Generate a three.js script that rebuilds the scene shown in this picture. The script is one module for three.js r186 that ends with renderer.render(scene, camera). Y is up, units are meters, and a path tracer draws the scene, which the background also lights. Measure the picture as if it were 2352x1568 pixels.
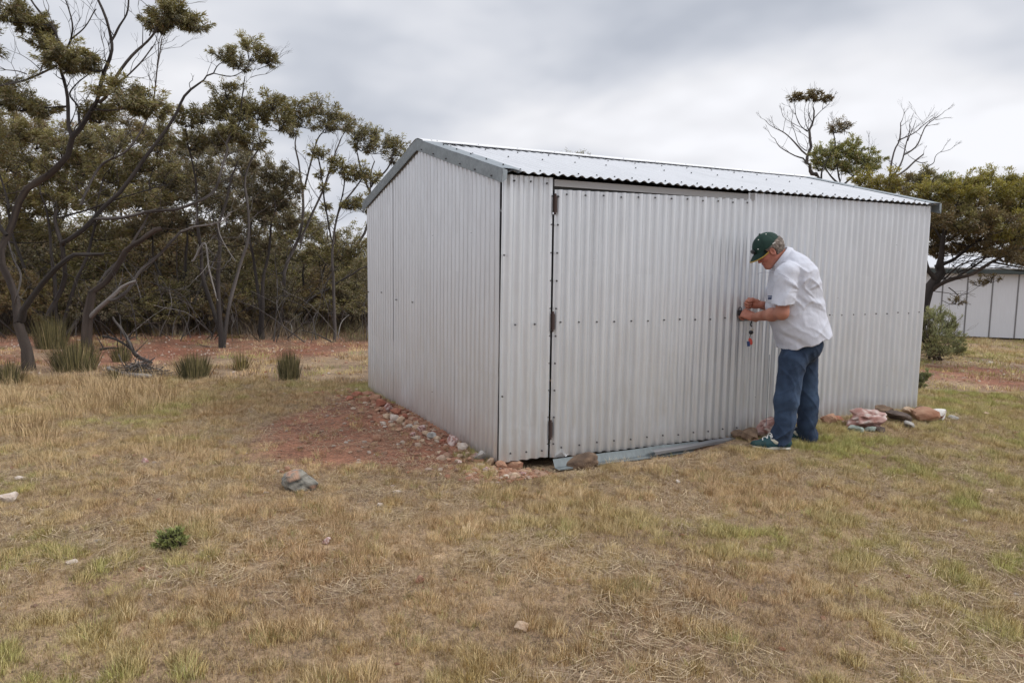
import * as THREE from 'three';
import { mergeGeometries, toCreasedNormals } from 'three/addons/utils/BufferGeometryUtils.js';

// ---------------------------------------------------------------- camera, sky, sun, exposure
const scene = new THREE.Scene();
const renderer = new THREE.WebGLRenderer({ antialias: true });
renderer.setSize(1024, 682);
renderer.toneMapping = THREE.LinearToneMapping;
renderer.toneMappingExposure = 1.09;
renderer.shadowMap.enabled = true;
const EYE = new THREE.Vector3(-2.208, 1.3675, 4.4635);
const YAW = 0.4755, PITCH = -0.1057, ROLL = 0.0147;
const FWD = new THREE.Vector3(Math.sin(YAW) * Math.cos(PITCH), Math.sin(PITCH), -Math.cos(YAW) * Math.cos(PITCH));
const RGT0 = new THREE.Vector3(Math.cos(YAW), 0, Math.sin(YAW));
const UP0 = new THREE.Vector3().crossVectors(RGT0, FWD);
const RGT = RGT0.clone().multiplyScalar(Math.cos(ROLL)).addScaledVector(UP0, Math.sin(ROLL));
const UPV = UP0.clone().multiplyScalar(Math.cos(ROLL)).addScaledVector(RGT0, -Math.sin(ROLL));
const camera = new THREE.PerspectiveCamera(49.65, 1024 / 682, 0.1, 3000);
camera.position.copy(EYE);
camera.quaternion.setFromRotationMatrix(new THREE.Matrix4().makeBasis(RGT, UPV, FWD.clone().negate()));
scene.add(camera);

// small maths
const clamp = (x, a = 0, b = 1) => Math.min(b, Math.max(a, x));
const lerp = (a, b, t) => a + (b - a) * t;
const sstep = (a, b, x) => { const t = clamp((x - a) / (b - a)); return t * t * (3 - 2 * t); };
let SEED = 7;
const rnd = () => { SEED = (SEED + 0x6d2b79f5) | 0; let t = Math.imul(SEED ^ (SEED >>> 15), 1 | SEED); t = (t + Math.imul(t ^ (t >>> 7), 61 | t)) ^ t; return ((t ^ (t >>> 14)) >>> 0) / 4294967296; };
const rr = (a, b) => a + (b - a) * rnd();
const gauss = () => (rnd() + rnd() + rnd() + rnd() - 2) * 1.0;
const hash = (x, y, z) => { let h = Math.imul(x, 374761393) + Math.imul(y, 668265263) + Math.imul(z, 1274126177); h = Math.imul(h ^ (h >>> 13), 1274126177); return ((h ^ (h >>> 16)) >>> 0) / 4294967296; };
function noise(x, y, z = 0) {                                       // value noise, -1..1
  const xi = Math.floor(x), yi = Math.floor(y), zi = Math.floor(z);
  let u = x - xi, v = y - yi, w = z - zi; u = u * u * (3 - 2 * u); v = v * v * (3 - 2 * v); w = w * w * (3 - 2 * w);
  const a = lerp(lerp(hash(xi, yi, zi), hash(xi + 1, yi, zi), u), lerp(hash(xi, yi + 1, zi), hash(xi + 1, yi + 1, zi), u), v);
  const b = lerp(lerp(hash(xi, yi, zi + 1), hash(xi + 1, yi, zi + 1), u), lerp(hash(xi, yi + 1, zi + 1), hash(xi + 1, yi + 1, zi + 1), u), v);
  return lerp(a, b, w) * 2 - 1;
}
const fbm = (x, y, z = 0, n = 4) => { let s = 0, a = 0.5; for (let i = 0; i < n; i++) { s += a * noise(x, y, z); x = x * 2.03 + 17.1; y = y * 2.03 + 5.3; z = z * 2.03 + 9.7; a *= 0.5; } return s; };
const V = (x, y, z) => new THREE.Vector3(x, y, z);

// overcast sky, computed as light per direction
{
  const W = 1536, H = 768, data = new Float32Array(W * H * 4);
  const lumps = [ // azimuth (degrees right of -z), elevation, half widths, lift
    [17, 10, 13, 3.2, -.13], [33, 17, 17, 4, -.10], [53, 18, 15, 3, -.11], [6, 13, 9, 3, .05], [28, 10.5, 11, 2.6, .07], [50, 10.5, 14, 3, .07],
    [36, 4.8, 7, 2.2, .06], [57, 5, 8, 2, -.05], [2, 6, 9, 3.5, -.06], [10, 19, 9, 3, .05], [-6, 3, 9, 3, .05], [24, 13.5, 7, 1.6, .05]];
  for (let j = 0; j < H; j++) {
    const el = ((j + 0.5) / H - 0.5) * Math.PI, y = Math.sin(el), c = Math.cos(el);
    for (let i = 0; i < W; i++) {
      const az = ((i + 0.5) / W - 0.5) * 2 * Math.PI, x = Math.cos(az) * c, z = Math.sin(az) * c, o = (j * W + i) * 4;
      const k = 1 / (Math.max(y, 0) + 0.24), px = x * k, pz = z * k;
      const q = fbm(px * 0.5 + 3, pz * 0.5 + 8, 1, 3);
      let n = fbm(px * 1.0 + q * .9, pz * 1.0 - q * .7, 4, 5) * 0.62 + fbm(px * 2.6 + q, pz * 2.6, 7, 5) * 0.5;
      let bil = 0; for (let o2 = 0, f2 = 1.5, a2 = .5; o2 < 4; o2++, f2 *= 2.1, a2 *= .5) bil += a2 * Math.abs(noise(px * f2 + q * .8, pz * f2 - q * .5, 20 + o2)); n += (bil - .3) * .95;
      const A = Math.atan2(x, -z) * 180 / Math.PI, E = el * 180 / Math.PI;
      let lift = 0;
      for (const [a, e, wa, we, l] of lumps) { const wob = q * 5; const da = (A - a + wob) / wa, de = (E - e + wob * .4) / we, d2 = da * da + de * de; if (d2 < 9) lift += l * Math.exp(-d2); }
      const rise = lerp(1, 1.5, sstep(0.34, 1, y));
      let t = clamp(0.755 + n * 0.32 + lift * 0.7, 0.52, 0.88) * rise;
      if (y < 0) t *= lerp(1, 0.5, sstep(0, -.3, y));
      const blue = clamp((0.74 - t / rise) * 0.4, -.02, 0.14);
      data[o] = t * (0.975 - blue * .95); data[o + 1] = t * (0.995 - blue * .45); data[o + 2] = t * (1.06 + blue * .35); data[o + 3] = 1;
    }
  }
  const t = new THREE.DataTexture(data, W, H, THREE.RGBAFormat, THREE.FloatType);
  t.mapping = THREE.EquirectangularReflectionMapping; t.magFilter = t.minFilter = THREE.LinearFilter; t.needsUpdate = true;
  scene.background = t; scene.environment = t;
}
const sun = new THREE.DirectionalLight(new THREE.Color(1, 0.965, 0.91), 1.35);
sun.position.set(13, 14, 7); sun.target.position.set(2, 0, -2);
sun.castShadow = true; sun.shadow.radius = 38; sun.shadow.mapSize.set(2048, 2048);
Object.assign(sun.shadow.camera, { left: -25, right: 25, top: 25, bottom: -25, near: 1, far: 80 });
scene.add(sun, sun.target);

// ---------------------------------------------------------------- terrain and places
// Places were measured on the photograph: (X, Y) of a 2352 x 1568 view, turned once into metres here.
function ray(X, Y) { return FWD.clone().addScaledVector(RGT, (X - 1176) / 1694.8).addScaledVector(UPV, -(Y - 784) / 1694.8); }
const at = (X, Y, depth) => EYE.clone().addScaledVector(ray(X, Y), depth);
function terr(x, z) {
  let h = -0.035;
  h += 0.03 * noise(x * 0.45 + 3, z * 0.45, 2) + 0.012 * noise(x * 1.7, z * 1.7, 5);
  const far = Math.hypot(x - 1, z);
  h += 0.12 * noise(x * 0.11, z * 0.11, 9) * sstep(6, 20, far);
  h -= 0.6 * sstep(5.5, 20, x) * 1;
  const gx = sstep(.9, .15, Math.abs(x + .25)) * sstep(.4, -.2, z) * sstep(-4.2, -3, z);      // rubble bank along the gable wall
  h += 0.05 * gx;
  const fx = sstep(2.1, 3.2, x) * sstep(5.2, 4.2, x) * sstep(0.7, 0.1, Math.abs(z - .1));    // bank under the right half of the front wall
  h += 0.05 * fx;
  h = lerp(h, -.085, sstep(-.1, .3, x) * sstep(2.2, 1.4, x) * sstep(.34, .16, z) * sstep(-1, -.3, z)); h -= 0.0 * sstep(0.2, 0.7, x) * sstep(2.3, 1.5, x) * sstep(.22, -.05, z) * sstep(-1.5, -.5, z); // hollow under the door
  return h;
}
function ground(X, Y) {
  const d = ray(X, Y); let t = -1.4 / d.y, p;
  for (let i = 0; i < 30; i++) { p = EYE.clone().addScaledVector(d, t); t = lerp(t, (terr(p.x, p.z) - EYE.y) / d.y, 0.7); }
  return EYE.clone().addScaledVector(d, t);
}
const depthOf = (p) => p.clone().sub(EYE).dot(FWD);

// ---------------------------------------------------------------- naming and building helpers
const taken = new Map();
function numbered(n) { const k = taken.get(n) ?? 0; taken.set(n, k + 1); return k ? n + '_' + String(k).padStart(3, '0') : n; }
function tag(o, label, category, group) { o.userData.label = label; o.userData.category = category; if (group) o.userData.group = group; return o; }
function thing(name, label, category, pos = V(0, 0, 0), group) { const g = new THREE.Group(); g.name = numbered(name); g.position.copy(pos); scene.add(g); return tag(g, label, category, group); }
function part(name, geo, mat, parent) { const m = new THREE.Mesh(geo, mat); m.name = name; m.castShadow = m.receiveShadow = true; parent.add(m); return m; }
function struct(name, geo, mat) { const m = part(name, geo, mat, scene); m.userData.kind = 'structure'; return m; }
const local = (geo, p) => geo.translate(-p.x, -p.y, -p.z);

class GB {                                                          // collects coloured triangles
  constructor() { this.p = []; this.n = []; this.c = []; this.i = []; this.u = []; }
  v(p, n, c, u = 0, w = 0) { this.p.push(p.x, p.y, p.z); this.n.push(n.x, n.y, n.z); this.c.push(c[0], c[1], c[2]); this.u.push(u, w); return this.p.length / 3 - 1; }
  geo(origin) {
    const { p, n, i: I } = this;                                    // turn every triangle the way its normals point
    for (let k = 0; k < I.length; k += 3) {
      const a = I[k] * 3, b = I[k + 1] * 3, c = I[k + 2] * 3, ux = p[b] - p[a], uy = p[b + 1] - p[a + 1], uz = p[b + 2] - p[a + 2], vx = p[c] - p[a], vy = p[c + 1] - p[a + 1], vz = p[c + 2] - p[a + 2];
      if ((uy * vz - uz * vy) * n[a] + (uz * vx - ux * vz) * n[a + 1] + (ux * vy - uy * vx) * n[a + 2] < 0) { const t = I[k + 1]; I[k + 1] = I[k + 2]; I[k + 2] = t; }
    }
    const g = new THREE.BufferGeometry();
    g.setAttribute('position', new THREE.Float32BufferAttribute(this.p, 3)); g.setAttribute('normal', new THREE.Float32BufferAttribute(this.n, 3));
    g.setAttribute('color', new THREE.Float32BufferAttribute(this.c, 3)); g.setAttribute('uv', new THREE.Float32BufferAttribute(this.u, 2)); g.setIndex(this.i);
    if (origin) local(g, origin);
    return g;
  }
}
function paint(g, f) {                                              // vertex colours from place and direction
  const P = g.attributes.position, N = g.attributes.normal, c = new Float32Array(P.count * 3);
  for (let i = 0; i < P.count; i++) { const q = f(P.getX(i), P.getY(i), P.getZ(i), N.getX(i), N.getY(i), N.getZ(i)); c[i * 3] = q[0]; c[i * 3 + 1] = q[1]; c[i * 3 + 2] = q[2]; }
  g.setAttribute('color', new THREE.BufferAttribute(c, 3)); return g;
}
const mix3 = (a, b, t) => [lerp(a[0], b[0], t), lerp(a[1], b[1], t), lerp(a[2], b[2], t)];
function texture(size, fn, srgb = false) {                          // fn(u, v) -> [r, g, b] 0..1, tiled
  const d = new Uint8Array(size * size * 4);
  for (let j = 0; j < size; j++) for (let i = 0; i < size; i++) { const c = fn(i / size, j / size), o = (j * size + i) * 4; d[o] = clamp(c[0]) * 255; d[o + 1] = clamp(c[1]) * 255; d[o + 2] = clamp(c[2]) * 255; d[o + 3] = 255; }
  const t = new THREE.DataTexture(d, size, size); t.wrapS = t.wrapT = THREE.RepeatWrapping; t.magFilter = THREE.LinearFilter; if (srgb) t.colorSpace = THREE.SRGBColorSpace; t.needsUpdate = true; return t;
}
function tnoise(u, v, f, s) {                                       // tiling value noise
  const x = u * f, y = v * f, xi = Math.floor(x), yi = Math.floor(y), a = x - xi, b = y - yi, m = (q) => ((q % f) + f) % f, h = (i, j) => hash(m(i), m(j), s);
  const p = a * a * (3 - 2 * a), q = b * b * (3 - 2 * b);
  return lerp(lerp(h(xi, yi), h(xi + 1, yi), p), lerp(h(xi, yi + 1), h(xi + 1, yi + 1), p), q);
}

// ---------------------------------------------------------------- ground
const blob = (x, z, cx, cz, rx, rz) => Math.exp(-(((x - cx) / rx) ** 2 + ((z - cz) / rz) ** 2));
const G1 = ground(790, 975), G2 = ground(560, 800), G3 = ground(2200, 860), G4 = ground(1560, 1035), G5 = ground(860, 1000), G6 = ground(330, 1330), G7 = ground(60, 1030);
function bare(x, z) {                                               // 0 grass .. 1 bare red earth
  let b = 1.15 * blob(x, z, G1.x, G1.z, 0.85, 0.95) + 0.75 * blob(x, z, G5.x, G5.z, .45, 1.0);
  b += 0.72 * sstep(-5.6, -7.2, z + .1 * x) * sstep(-14, -11, z) * sstep(4, 1, x);
  b += 0.78 * blob(x, z, G3.x, G3.z, 2.4, 1.7) + .5 * blob(x, z, G4.x, G4.z, .9, .18) + .35 * blob(x, z, G6.x, G6.z, .5, .18) + .3 * blob(x, z, G7.x, G7.z, .6, .6);
  b += 0.6 * blob(x, z, -.25, -1.4, .42, 2.0);
  b += 0.25 * noise(x * .9, z * .9, 31) + 0.16 * noise(x * 2.7, z * 2.7, 33);
  return clamp(b);
}
function axisSteps(lo, hi, step, far) { const a = []; for (let x = lo; x <= hi + 1e-6; x += step) a.push(x); let s = step, x = hi; while (x < far) { s *= 1.35; x += s; a.push(x); } s = step; x = lo; while (x > -far) { s *= 1.35; x -= s; a.unshift(x); } return a; }
const groundTex = texture(1024, (u, v) => {
  const a = tnoise(u, v, 64, 1), b = tnoise(u, v, 160, 2), c = tnoise(u, v, 380, 3), d = tnoise(u * 1, v * 1, 16, 4);
  let t = 0.62 + (a - .5) * .3 + (b - .5) * .38 + (c - .5) * .5 + (d - .5) * .2; const sp = c > .93 && b > .45 ? .3 : 0;
  return [t + sp, t * .985 + sp, t * .96 + sp];
});
const groundBump = texture(1024, (u, v) => { const t = tnoise(u, v, 40, 11) * .45 + tnoise(u, v, 128, 12) * .3 + tnoise(u, v, 330, 13) * .25; return [t, t, t]; });
groundTex.repeat.set(1, 1);
{
  const xs = axisSteps(-9, 12, 0.1, 900), zs = axisSteps(-13, 4.6, 0.1, 900), gb = new GB(), nx = xs.length;
  for (const z of zs) for (const x of xs) {
    const e = .05, h = terr(x, z), n = V(terr(x - e, z) - terr(x + e, z), 2 * e, terr(x, z - e) - terr(x, z + e)).normalize();
    const b = bare(x, z), k = fbm(x * 1.3, z * 1.3, 3, 3);
    const red = mix3([.27, .105, .06], [.37, .185, .115], clamp(.5 + k)), soil = mix3([.30, .205, .13], [.42, .30, .19], clamp(.5 + k * 1.4));
    const c = mix3(soil, red, sstep(.25, .8, b));
    const m = .95 + .3 * fbm(x * 4, z * 4, 8, 2);
    gb.v(V(x, h, z), n, [c[0] * m * 1.25, c[1] * m * 1.25, c[2] * m * 1.25], x / 1.9, z / 1.9);
  }
  for (let j = 0; j < zs.length - 1; j++) for (let i = 0; i < nx - 1; i++) { const a = j * nx + i; gb.i.push(a, a + nx, a + 1, a + 1, a + nx, a + nx + 1); }
  struct('ground', gb.geo(), new THREE.MeshStandardMaterial({ vertexColors: true, map: groundTex, bumpMap: groundBump, bumpScale: 0.012, roughness: 1, metalness: 0 }));
}

// ---------------------------------------------------------------- the shed
const RIB = 0.0762, SL = 59.1 * RIB, SW = 3.147;                    // sheet rib pitch, front length, gable width
const streak = texture(512, (u, v) => { const s = tnoise(u, v * .06, 128, 21) * .5 + tnoise(u, v * .5, 24, 22) * .3 + tnoise(u, v, 200, 23) * .2, t = .84 + (s - .5) * .10; return [t, t, t * 1.012]; });
const streakR = texture(512, (u, v) => { const s = tnoise(u, v * .1, 96, 25) * .5 + tnoise(u, v, 60, 26) * .3 + tnoise(u, v, 220, 27) * .2, t = .62 + (s - .5) * .4; return [t, t, t]; });
const spangle = texture(512, (u, v) => { const s = tnoise(u, v, 90, 28) * .45 + tnoise(u, v, 24, 29) * .55, t = .78 + (s - .5) * .36; return [t * .98, t, t * 1.02]; });
const M = {
  wall: new THREE.MeshStandardMaterial({ color: new THREE.Color().setRGB(.83, .865, .905), vertexColors: true, map: streak, roughnessMap: streakR, roughness: .60, metalness: .62, side: THREE.DoubleSide }),
  roof: new THREE.MeshStandardMaterial({ color: new THREE.Color().setRGB(.74, .76, .79), vertexColors: true, map: streak, roughnessMap: streakR, roughness: .9, metalness: .2, side: THREE.DoubleSide }),
  flash: new THREE.MeshStandardMaterial({ color: new THREE.Color().setRGB(.36, .40, .425), map: spangle, roughness: .5, metalness: .55, side: THREE.DoubleSide }),
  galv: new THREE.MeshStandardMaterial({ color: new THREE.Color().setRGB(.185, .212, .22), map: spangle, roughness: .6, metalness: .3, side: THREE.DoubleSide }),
  fascia: new THREE.MeshStandardMaterial({ color: new THREE.Color().setRGB(.43, .44, .46), roughness: .75, metalness: .1 }),
  cap: new THREE.MeshStandardMaterial({ color: new THREE.Color().setRGB(.93, .94, .95), map: streak, roughness: .6, metalness: .3, side: THREE.DoubleSide }),
  dark: new THREE.MeshStandardMaterial({ color: new THREE.Color().setRGB(.055, .057, .06), roughness: .6, metalness: .4 }),
  rust: new THREE.MeshStandardMaterial({ color: new THREE.Color().setRGB(.06, .038, .034), roughness: .85, metalness: .1 }),
  steel: new THREE.MeshStandardMaterial({ color: new THREE.Color().setRGB(.22, .22, .23), roughness: .6, metalness: .5, side: THREE.DoubleSide }),
};
// A corrugated sheet: u along its width (from u0 to u1), v from bottom(u) to top(u); place(u, v, bulge) gives the point.
function corr(u0, u1, bottom, top, place, { amp = .0085, seg = 8, rows = 10, phase = 0, shade = () => [1, 1, 1], wob = .003, seed = 1, flat = () => 1, wave = (c) => Math.tanh(1.9 * c) / .956 } = {}) {
  const nu = Math.max(8, Math.round((u1 - u0) / RIB * seg)), gb = new GB();
  const bul = (u, v) => flat(u) * amp * wave(Math.cos((u / RIB + phase) * 2 * Math.PI)) + wob * noise(u * 2.3 + 7, v * 1.1, 4) + wob * .5 * noise(u * 11, v * 2.3, 9);
  for (let j = 0; j <= rows; j++) for (let i = 0; i <= nu; i++) {
    const u = lerp(u0, u1, i / nu), b = bottom(u), v = lerp(b, top(u), j / rows), e = .002;
    const p = place(u, v, bul(u, v)), a = place(u + e, v, bul(u + e, v)), c = place(u, v + e, bul(u, v + e));
    const n = a.sub(p).cross(c.sub(p)).normalize(), f = place(u, v, bul(u, v) + .01).sub(p);
    if (n.dot(f) < 0) n.negate();
    gb.v(p, n, shade(u, v), u / 1.3 + seed * .37, v / 1.3);
  }
  const w = nu + 1;
  for (let j = 0; j < rows; j++) for (let i = 0; i < nu; i++) { const a = j * w + i; gb.i.push(a, a + 1, a + w, a + 1, a + w + 1, a + w); }
  return gb.geo();
}
const box = (x0, x1, y0, y1, z0, z1) => new THREE.BoxGeometry(x1 - x0, y1 - y0, z1 - z0).translate((x0 + x1) / 2, (y0 + y1) / 2, (z0 + z1) / 2);
const EAVE = 1.958, RIDGE = 2.372, SLOPE = (RIDGE - EAVE) / (SW / 2 + .06);
const roofY = (z) => RIDGE - SLOPE * Math.abs(z + SW / 2);
const shed = thing('corrugated_shed', 'large pale grey corrugated iron shed with a shallow gable roof', 'shed');
{
  const dirt = (u, v) => { const d = sstep(.34 + .12 * noise(u * 5, 3), 0, v), s = 1 - .05 * Math.max(0, noise(u * 9, v * .6, 44)); return mix3([s, s, s], [.86, .74, .64], d * .75); };
  const dirtF = (u, v) => { const d = sstep(.13 + .06 * noise(u * 5, 7), -.02, v), s = 1 - .07 * Math.max(0, noise(u * 6.5, v * .45, 54)) - .05 * Math.max(0, noise(u * 21, v * 1.2, 57)); return mix3([s, s, s * .995], [.84, .79, .72], d * .8); };
  // gable wall, u = distance back from the near corner
  const gtop = (u) => roofY(-u) - .012, place = (u, v, d) => V(-d, v, -u), gb0 = (u) => -.012 * u / SW - .012 * Math.abs(noise(u * 3, 5));
  const edges = [0, .79, 1.55, 2.31, 3.147];
  for (let k = 0; k < 4; k++) {
    const a = edges[k] - (k ? .03 : 0), b = edges[k + 1], off = k % 2 ? .0007 : 0, pl = (u, v, d) => place(u, v, d + off);
    const o = { amp: .0112, shade: dirt, seed: k + 1, rows: 12, phase: 0 };
    if (k === 0 || k === 3) {                                       // a short sheet below, lapped by the sheet above
      const cut = k ? .615 : .60;
      part('wall_sheet', corr(a, b, gb0, () => cut + .05, pl, o), M.wall, shed);
      part('wall_sheet', corr(a, b, () => cut, gtop, (u, v, d) => place(u, v, d + off + .0022), { ...o, seed: k + 9 }), M.wall, shed);
    } else part('wall_sheet', corr(a, b, gb0, gtop, pl, o), M.wall, shed);
  }
  // front wall, u = distance right of the near corner
  const ftop = () => EAVE - .004, fpl = (off) => (u, v, d) => V(u, v, d + off);
  const fo = { amp: .0098, shade: dirtF, rows: 12 };
  part('wall_sheet', corr(-.006, .392, () => -.004, ftop, fpl(.0), { ...fo, seed: 20, phase: .12 }), M.wall, shed);
  const fe = [2.19, 3.0, 3.76, SL];
  for (let k = 0; k < 3; k++) part('wall_sheet', corr(fe[k] - (k ? .03 : 0), fe[k + 1], (u) => .0 + .008 * u / SL, ftop, fpl(k % 2 ? .0007 : 0), { ...fo, amp: .0122, seed: 24 + k, phase: .12, wave: (c) => Math.tanh(1.2 * c) / .834 }), M.wall, shed);
  // rear wall and right gable close the shed
  part('wall_sheet', corr(0, SL, () => -.02, () => EAVE - .01, (u, v, d) => V(u, v, -SW - d), { amp: .008, seg: 4, rows: 2, seed: 31 }), M.wall, shed);
  part('wall_sheet', corr(0, SW, () => 0, gtop, (u, v, d) => V(SL + d, v, -u), { amp: .008, seg: 4, rows: 4, seed: 32 }), M.wall, shed);
  // door
  const door = new THREE.Group(); door.name = 'door'; shed.add(door);
  const dl = .4075, dr = 2.245, dtop = (u) => 1.876 + .028 * (u - dl) / (dr - dl), dbot = (u) => -.012 - .012 * (u - dl) / (dr - dl) - .004 * noise(u * 6, 2);
  const de = [dl, .96, 1.60, dr];
  for (let k = 0; k < 3; k++) {
    const right = k === 2;
    part('door_sheet', corr(de[k] - (k ? .03 : 0), de[k + 1], dbot, dtop, fpl(.009 + (k % 2 ? .0007 : 0)), { ...fo, amp: .0115, seed: 40 + k, phase: .12, rows: 14, flat: (u) => 1 }), M.wall, door);
  }
  const torn = new GB();                                            // bent up lower corner of the door
  const tp = [V(.425, -.005, .022), V(.50, -.012, .026), V(.475, .035, .05), V(.515, -.005, .045), V(.55, .01, .03)], wc = [1, 1, 1];
  for (const [a, b, c] of [[0, 1, 2], [1, 3, 2], [1, 4, 3]]) { const n = tp[b].clone().sub(tp[a]).cross(tp[c].clone().sub(tp[a])).normalize(); const s = torn.v(tp[a], n, wc); torn.v(tp[b], n, wc); torn.v(tp[c], n, wc); torn.i.push(s, s + 1, s + 2); }
  part('bent_corner', torn.geo(), M.cap, door);
  for (const y of [1.775, .965, .195]) {                            // hinges
    const h = part('hinge', mergeGeometries([new THREE.CylinderGeometry(.0085, .0085, .125, 10).translate(.398, y, .021), box(.386, .397, y - .055, y + .055, .0105, .0145), box(.399, .412, y - .055, y + .055, .021, .0245)]), M.rust, door);
    for (const s of [-.064, .064]) part('hinge_pin', new THREE.SphereGeometry(.0095, 8, 6).translate(.398, y + s, .021), M.rust, h);
  }
  const hasp = part('hasp', mergeGeometries([box(2.13, 2.235, .93, .965, .026, .031), new THREE.TorusGeometry(.014, .004, 6, 12).rotateY(Math.PI / 2).translate(2.15, .947, .036)]), M.steel, door);
  hasp.userData.label = 'grey steel hasp on the door edge';
  part('hinge_gap_shade', box(.393, .405, -.01, 1.88, -.05, -.022), M.dark, shed);  // dark strip stands in for the interior's shade in the hinge gap
  part('door_head', box(.40, 2.262, 1.898, 1.944, -.012, .006), M.fascia, shed);
  part('door_head_gap_shade', box(.393, 2.25, 1.872, 1.8975, -.04, -.014), M.dark, shed);  // solid dark strip: shade of the gap over the door, put in as colour
  // screws: dark hex heads with washers, a pixel or two each
  const heads = [], screw = (p, n) => { const g = mergeGeometries([new THREE.CylinderGeometry(.0052, .0052, .008, 6).translate(0, .005, 0), new THREE.CylinderGeometry(.0064, .007, .003, 10).translate(0, .0015, 0)]); g.applyQuaternion(new THREE.Quaternion().setFromUnitVectors(V(0, 1, 0), n)); heads.push(g.translate(p.x, p.y, p.z)); };
  const zf = .0095, F = V(0, 0, 1), jt = () => rr(-.006, .006);
  for (let s = 1; s < 5; s += 2) screw(V((s + .4) * RIB, .955 + jt(), zf), F);
  for (let s = 0; s < 22; s += 2) screw(V((s + 6.03) * RIB, .955 + jt(), zf + .013), F);
  for (let s = 36; s < 53; s += 2) screw(V((s + 6.03) * RIB, .958 + jt(), zf), F);
  for (let s = 0; s < 24; s += 2) { const u = (s + 6.4) * RIB; if (u > .43 && u < 2.22) { screw(V(u, dtop(u) - .028 + jt(), zf + .013), F); screw(V(u, dbot(u) + .075 + jt(), zf + .013), F); } }
  for (const u of [.085, .21, .335]) { screw(V(u, 1.915 + jt(), zf), F); screw(V(u, .05 + jt(), zf), F); }
  for (let k = 0; k < 10; k++) { const y = 1.83 - k * .193; screw(V(.38, y, .004), F); screw(V(.422, y - .002, .02), F); }
  for (const y of [1.42, .46]) screw(V(.016, y, zf), F);
  const Ln = V(-1, 0, 0);
  for (let s = 22; s < 41; s += 6) { screw(V(-.0095, 1.02 + jt() * 2 + (s > 30 ? .03 : 0), -(s + .8) * RIB), Ln); if (s < 20 && s % 2) screw(V(-.0095, 1.72 + jt(), -(s + .8) * RIB), Ln); }
  // roof sheets
  const upF = V(0, 1, SLOPE).normalize(), upB = V(0, 1, -SLOPE).normalize(), run = Math.hypot(SW / 2 + .06, RIDGE - EAVE);
  const rx = [-.03, .72, 1.48, 2.245, 3.005, 3.77, SL + .035];
  for (let k = 0; k < 6; k++) for (const s of [1, -1]) {
    const pl = (u, v, d) => V(u, EAVE + (RIDGE - EAVE) * v / run, s > 0 ? .06 - (SW / 2 + .06) * v / run : -SW - .06 + (SW / 2 + .06) * v / run).addScaledVector(s > 0 ? upF : upB, d + .009 + (k % 2 ? .002 : 0));
    const wear = (u, v) => { const q = 1 - .05 * Math.max(0, noise(u * 5, v * 2, 71)) - .05 * sstep(.45, .75, noise(u * 13, v * 7, 73)); return [q, q, q * .995]; };
    part('roof_sheet', corr(rx[k] - (k ? .04 : 0), rx[k + 1], () => 0, () => run - .02, pl, { amp: .0078, seg: s > 0 ? 10 : 4, rows: s > 0 ? 6 : 2, seed: 60 + k, shade: wear, wob: .002, phase: .35, wave: (c) => c }), M.roof, shed);
  }
  for (const [v, step] of [[.05, 2], [.86, 4], [1.3, 4]]) for (let s = 2; s < 60; s += step) { const u = (s - .35) * RIB + (v > 1 ? jt() : 0); screw(V(u, EAVE + (RIDGE - EAVE) * v / run, .06 - (SW / 2 + .06) * v / run).addScaledVector(upF, .019), upF); }
  // ridge cap: a roll with two wings, edges turned down a little
  const prof = []; for (const s of [-1, 1]) for (let k = 0; k < 5; k++) prof.push(s < 0 ? [-.155 + k * .034, 0] : [.019 + k * .034, 0]);
  const cp = prof.map(([z]) => [z, -SLOPE * Math.abs(z) + .036 - (Math.abs(z) < .03 ? .002 : 0)]);
  cp.unshift([-.158, cp[0][1] - .008]); cp.push([.158, cp[cp.length - 1][1] - .008]);
  const cg = new GB(); const N = 24;
  for (let i = 0; i <= N; i++) for (const [z, y] of cp) cg.v(V(lerp(-.036, SL + .10, i / N), RIDGE + y + .0015 * noise(i * .9, z * 20), -SW / 2 + z), V(0, 1, z * .5).normalize(), [1, 1, 1], i * .2, z);
  for (let i = 0; i < N; i++) for (let k = 0; k < cp.length - 1; k++) { const a = i * cp.length + k, b = a + cp.length; cg.i.push(a, a + 1, b, b, a + 1, b + 1); }
  part('ridge_cap', cg.geo(), M.cap, shed);
  for (let k = 0; k < 12; k++) screw(V(.1 + k * .38, roofY(-SW / 2 + .13) + .030, -SW / 2 + .13), upF);
  // barge flashings: a face down the gable and a wing on the roof
  const barge = (x, side, s) => {                                   // s: 1 front slope, -1 rear slope
    const g = new GB(), z0 = -SW / 2, z1 = s > 0 ? .075 : -SW - .075, L = 9, drop = .092;
    for (let i = 0; i <= L; i++) {
      const z = lerp(z0, z1, i / L), y = roofY(z) + .030 + .002 * noise(i, x * 9), nw = s > 0 ? upF : upB;
      const ring = [[side * -.004, -drop - .006], [side * .003, -drop], [side * .004, -drop * .5], [side * .0, -.004], [side * -.004, 0], [side * -.09, 0], [side * -.155, -.004]];
      ring.forEach(([dx, dy], k) => g.v(V(x + dx, y + dy, z), k < 4 ? V(side, 0, 0) : nw, [1, 1, 1], z * .9, k * .05 + x));
    }
    for (let i = 0; i < L; i++) for (let k = 0; k < 6; k++) { const a = i * 7 + k, b = a + 7; g.i.push(a, b, a + 1, b, b + 1, a + 1); }
    const m = part('barge_flashing', g.geo(), M.flash, shed);
    // folded end of the flashing at the eave
    const ye = roofY(z1) + .030, eg = new GB(), q = [V(x, ye - drop, z1), V(x - side * .03, ye - drop * .75, z1 + s * .003), V(x - side * .035, ye - .012, z1 + s * .003), V(x, ye, z1)].map((p) => eg.v(p, V(0, 0, s), [1, 1, 1], p.x, p.y));
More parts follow.
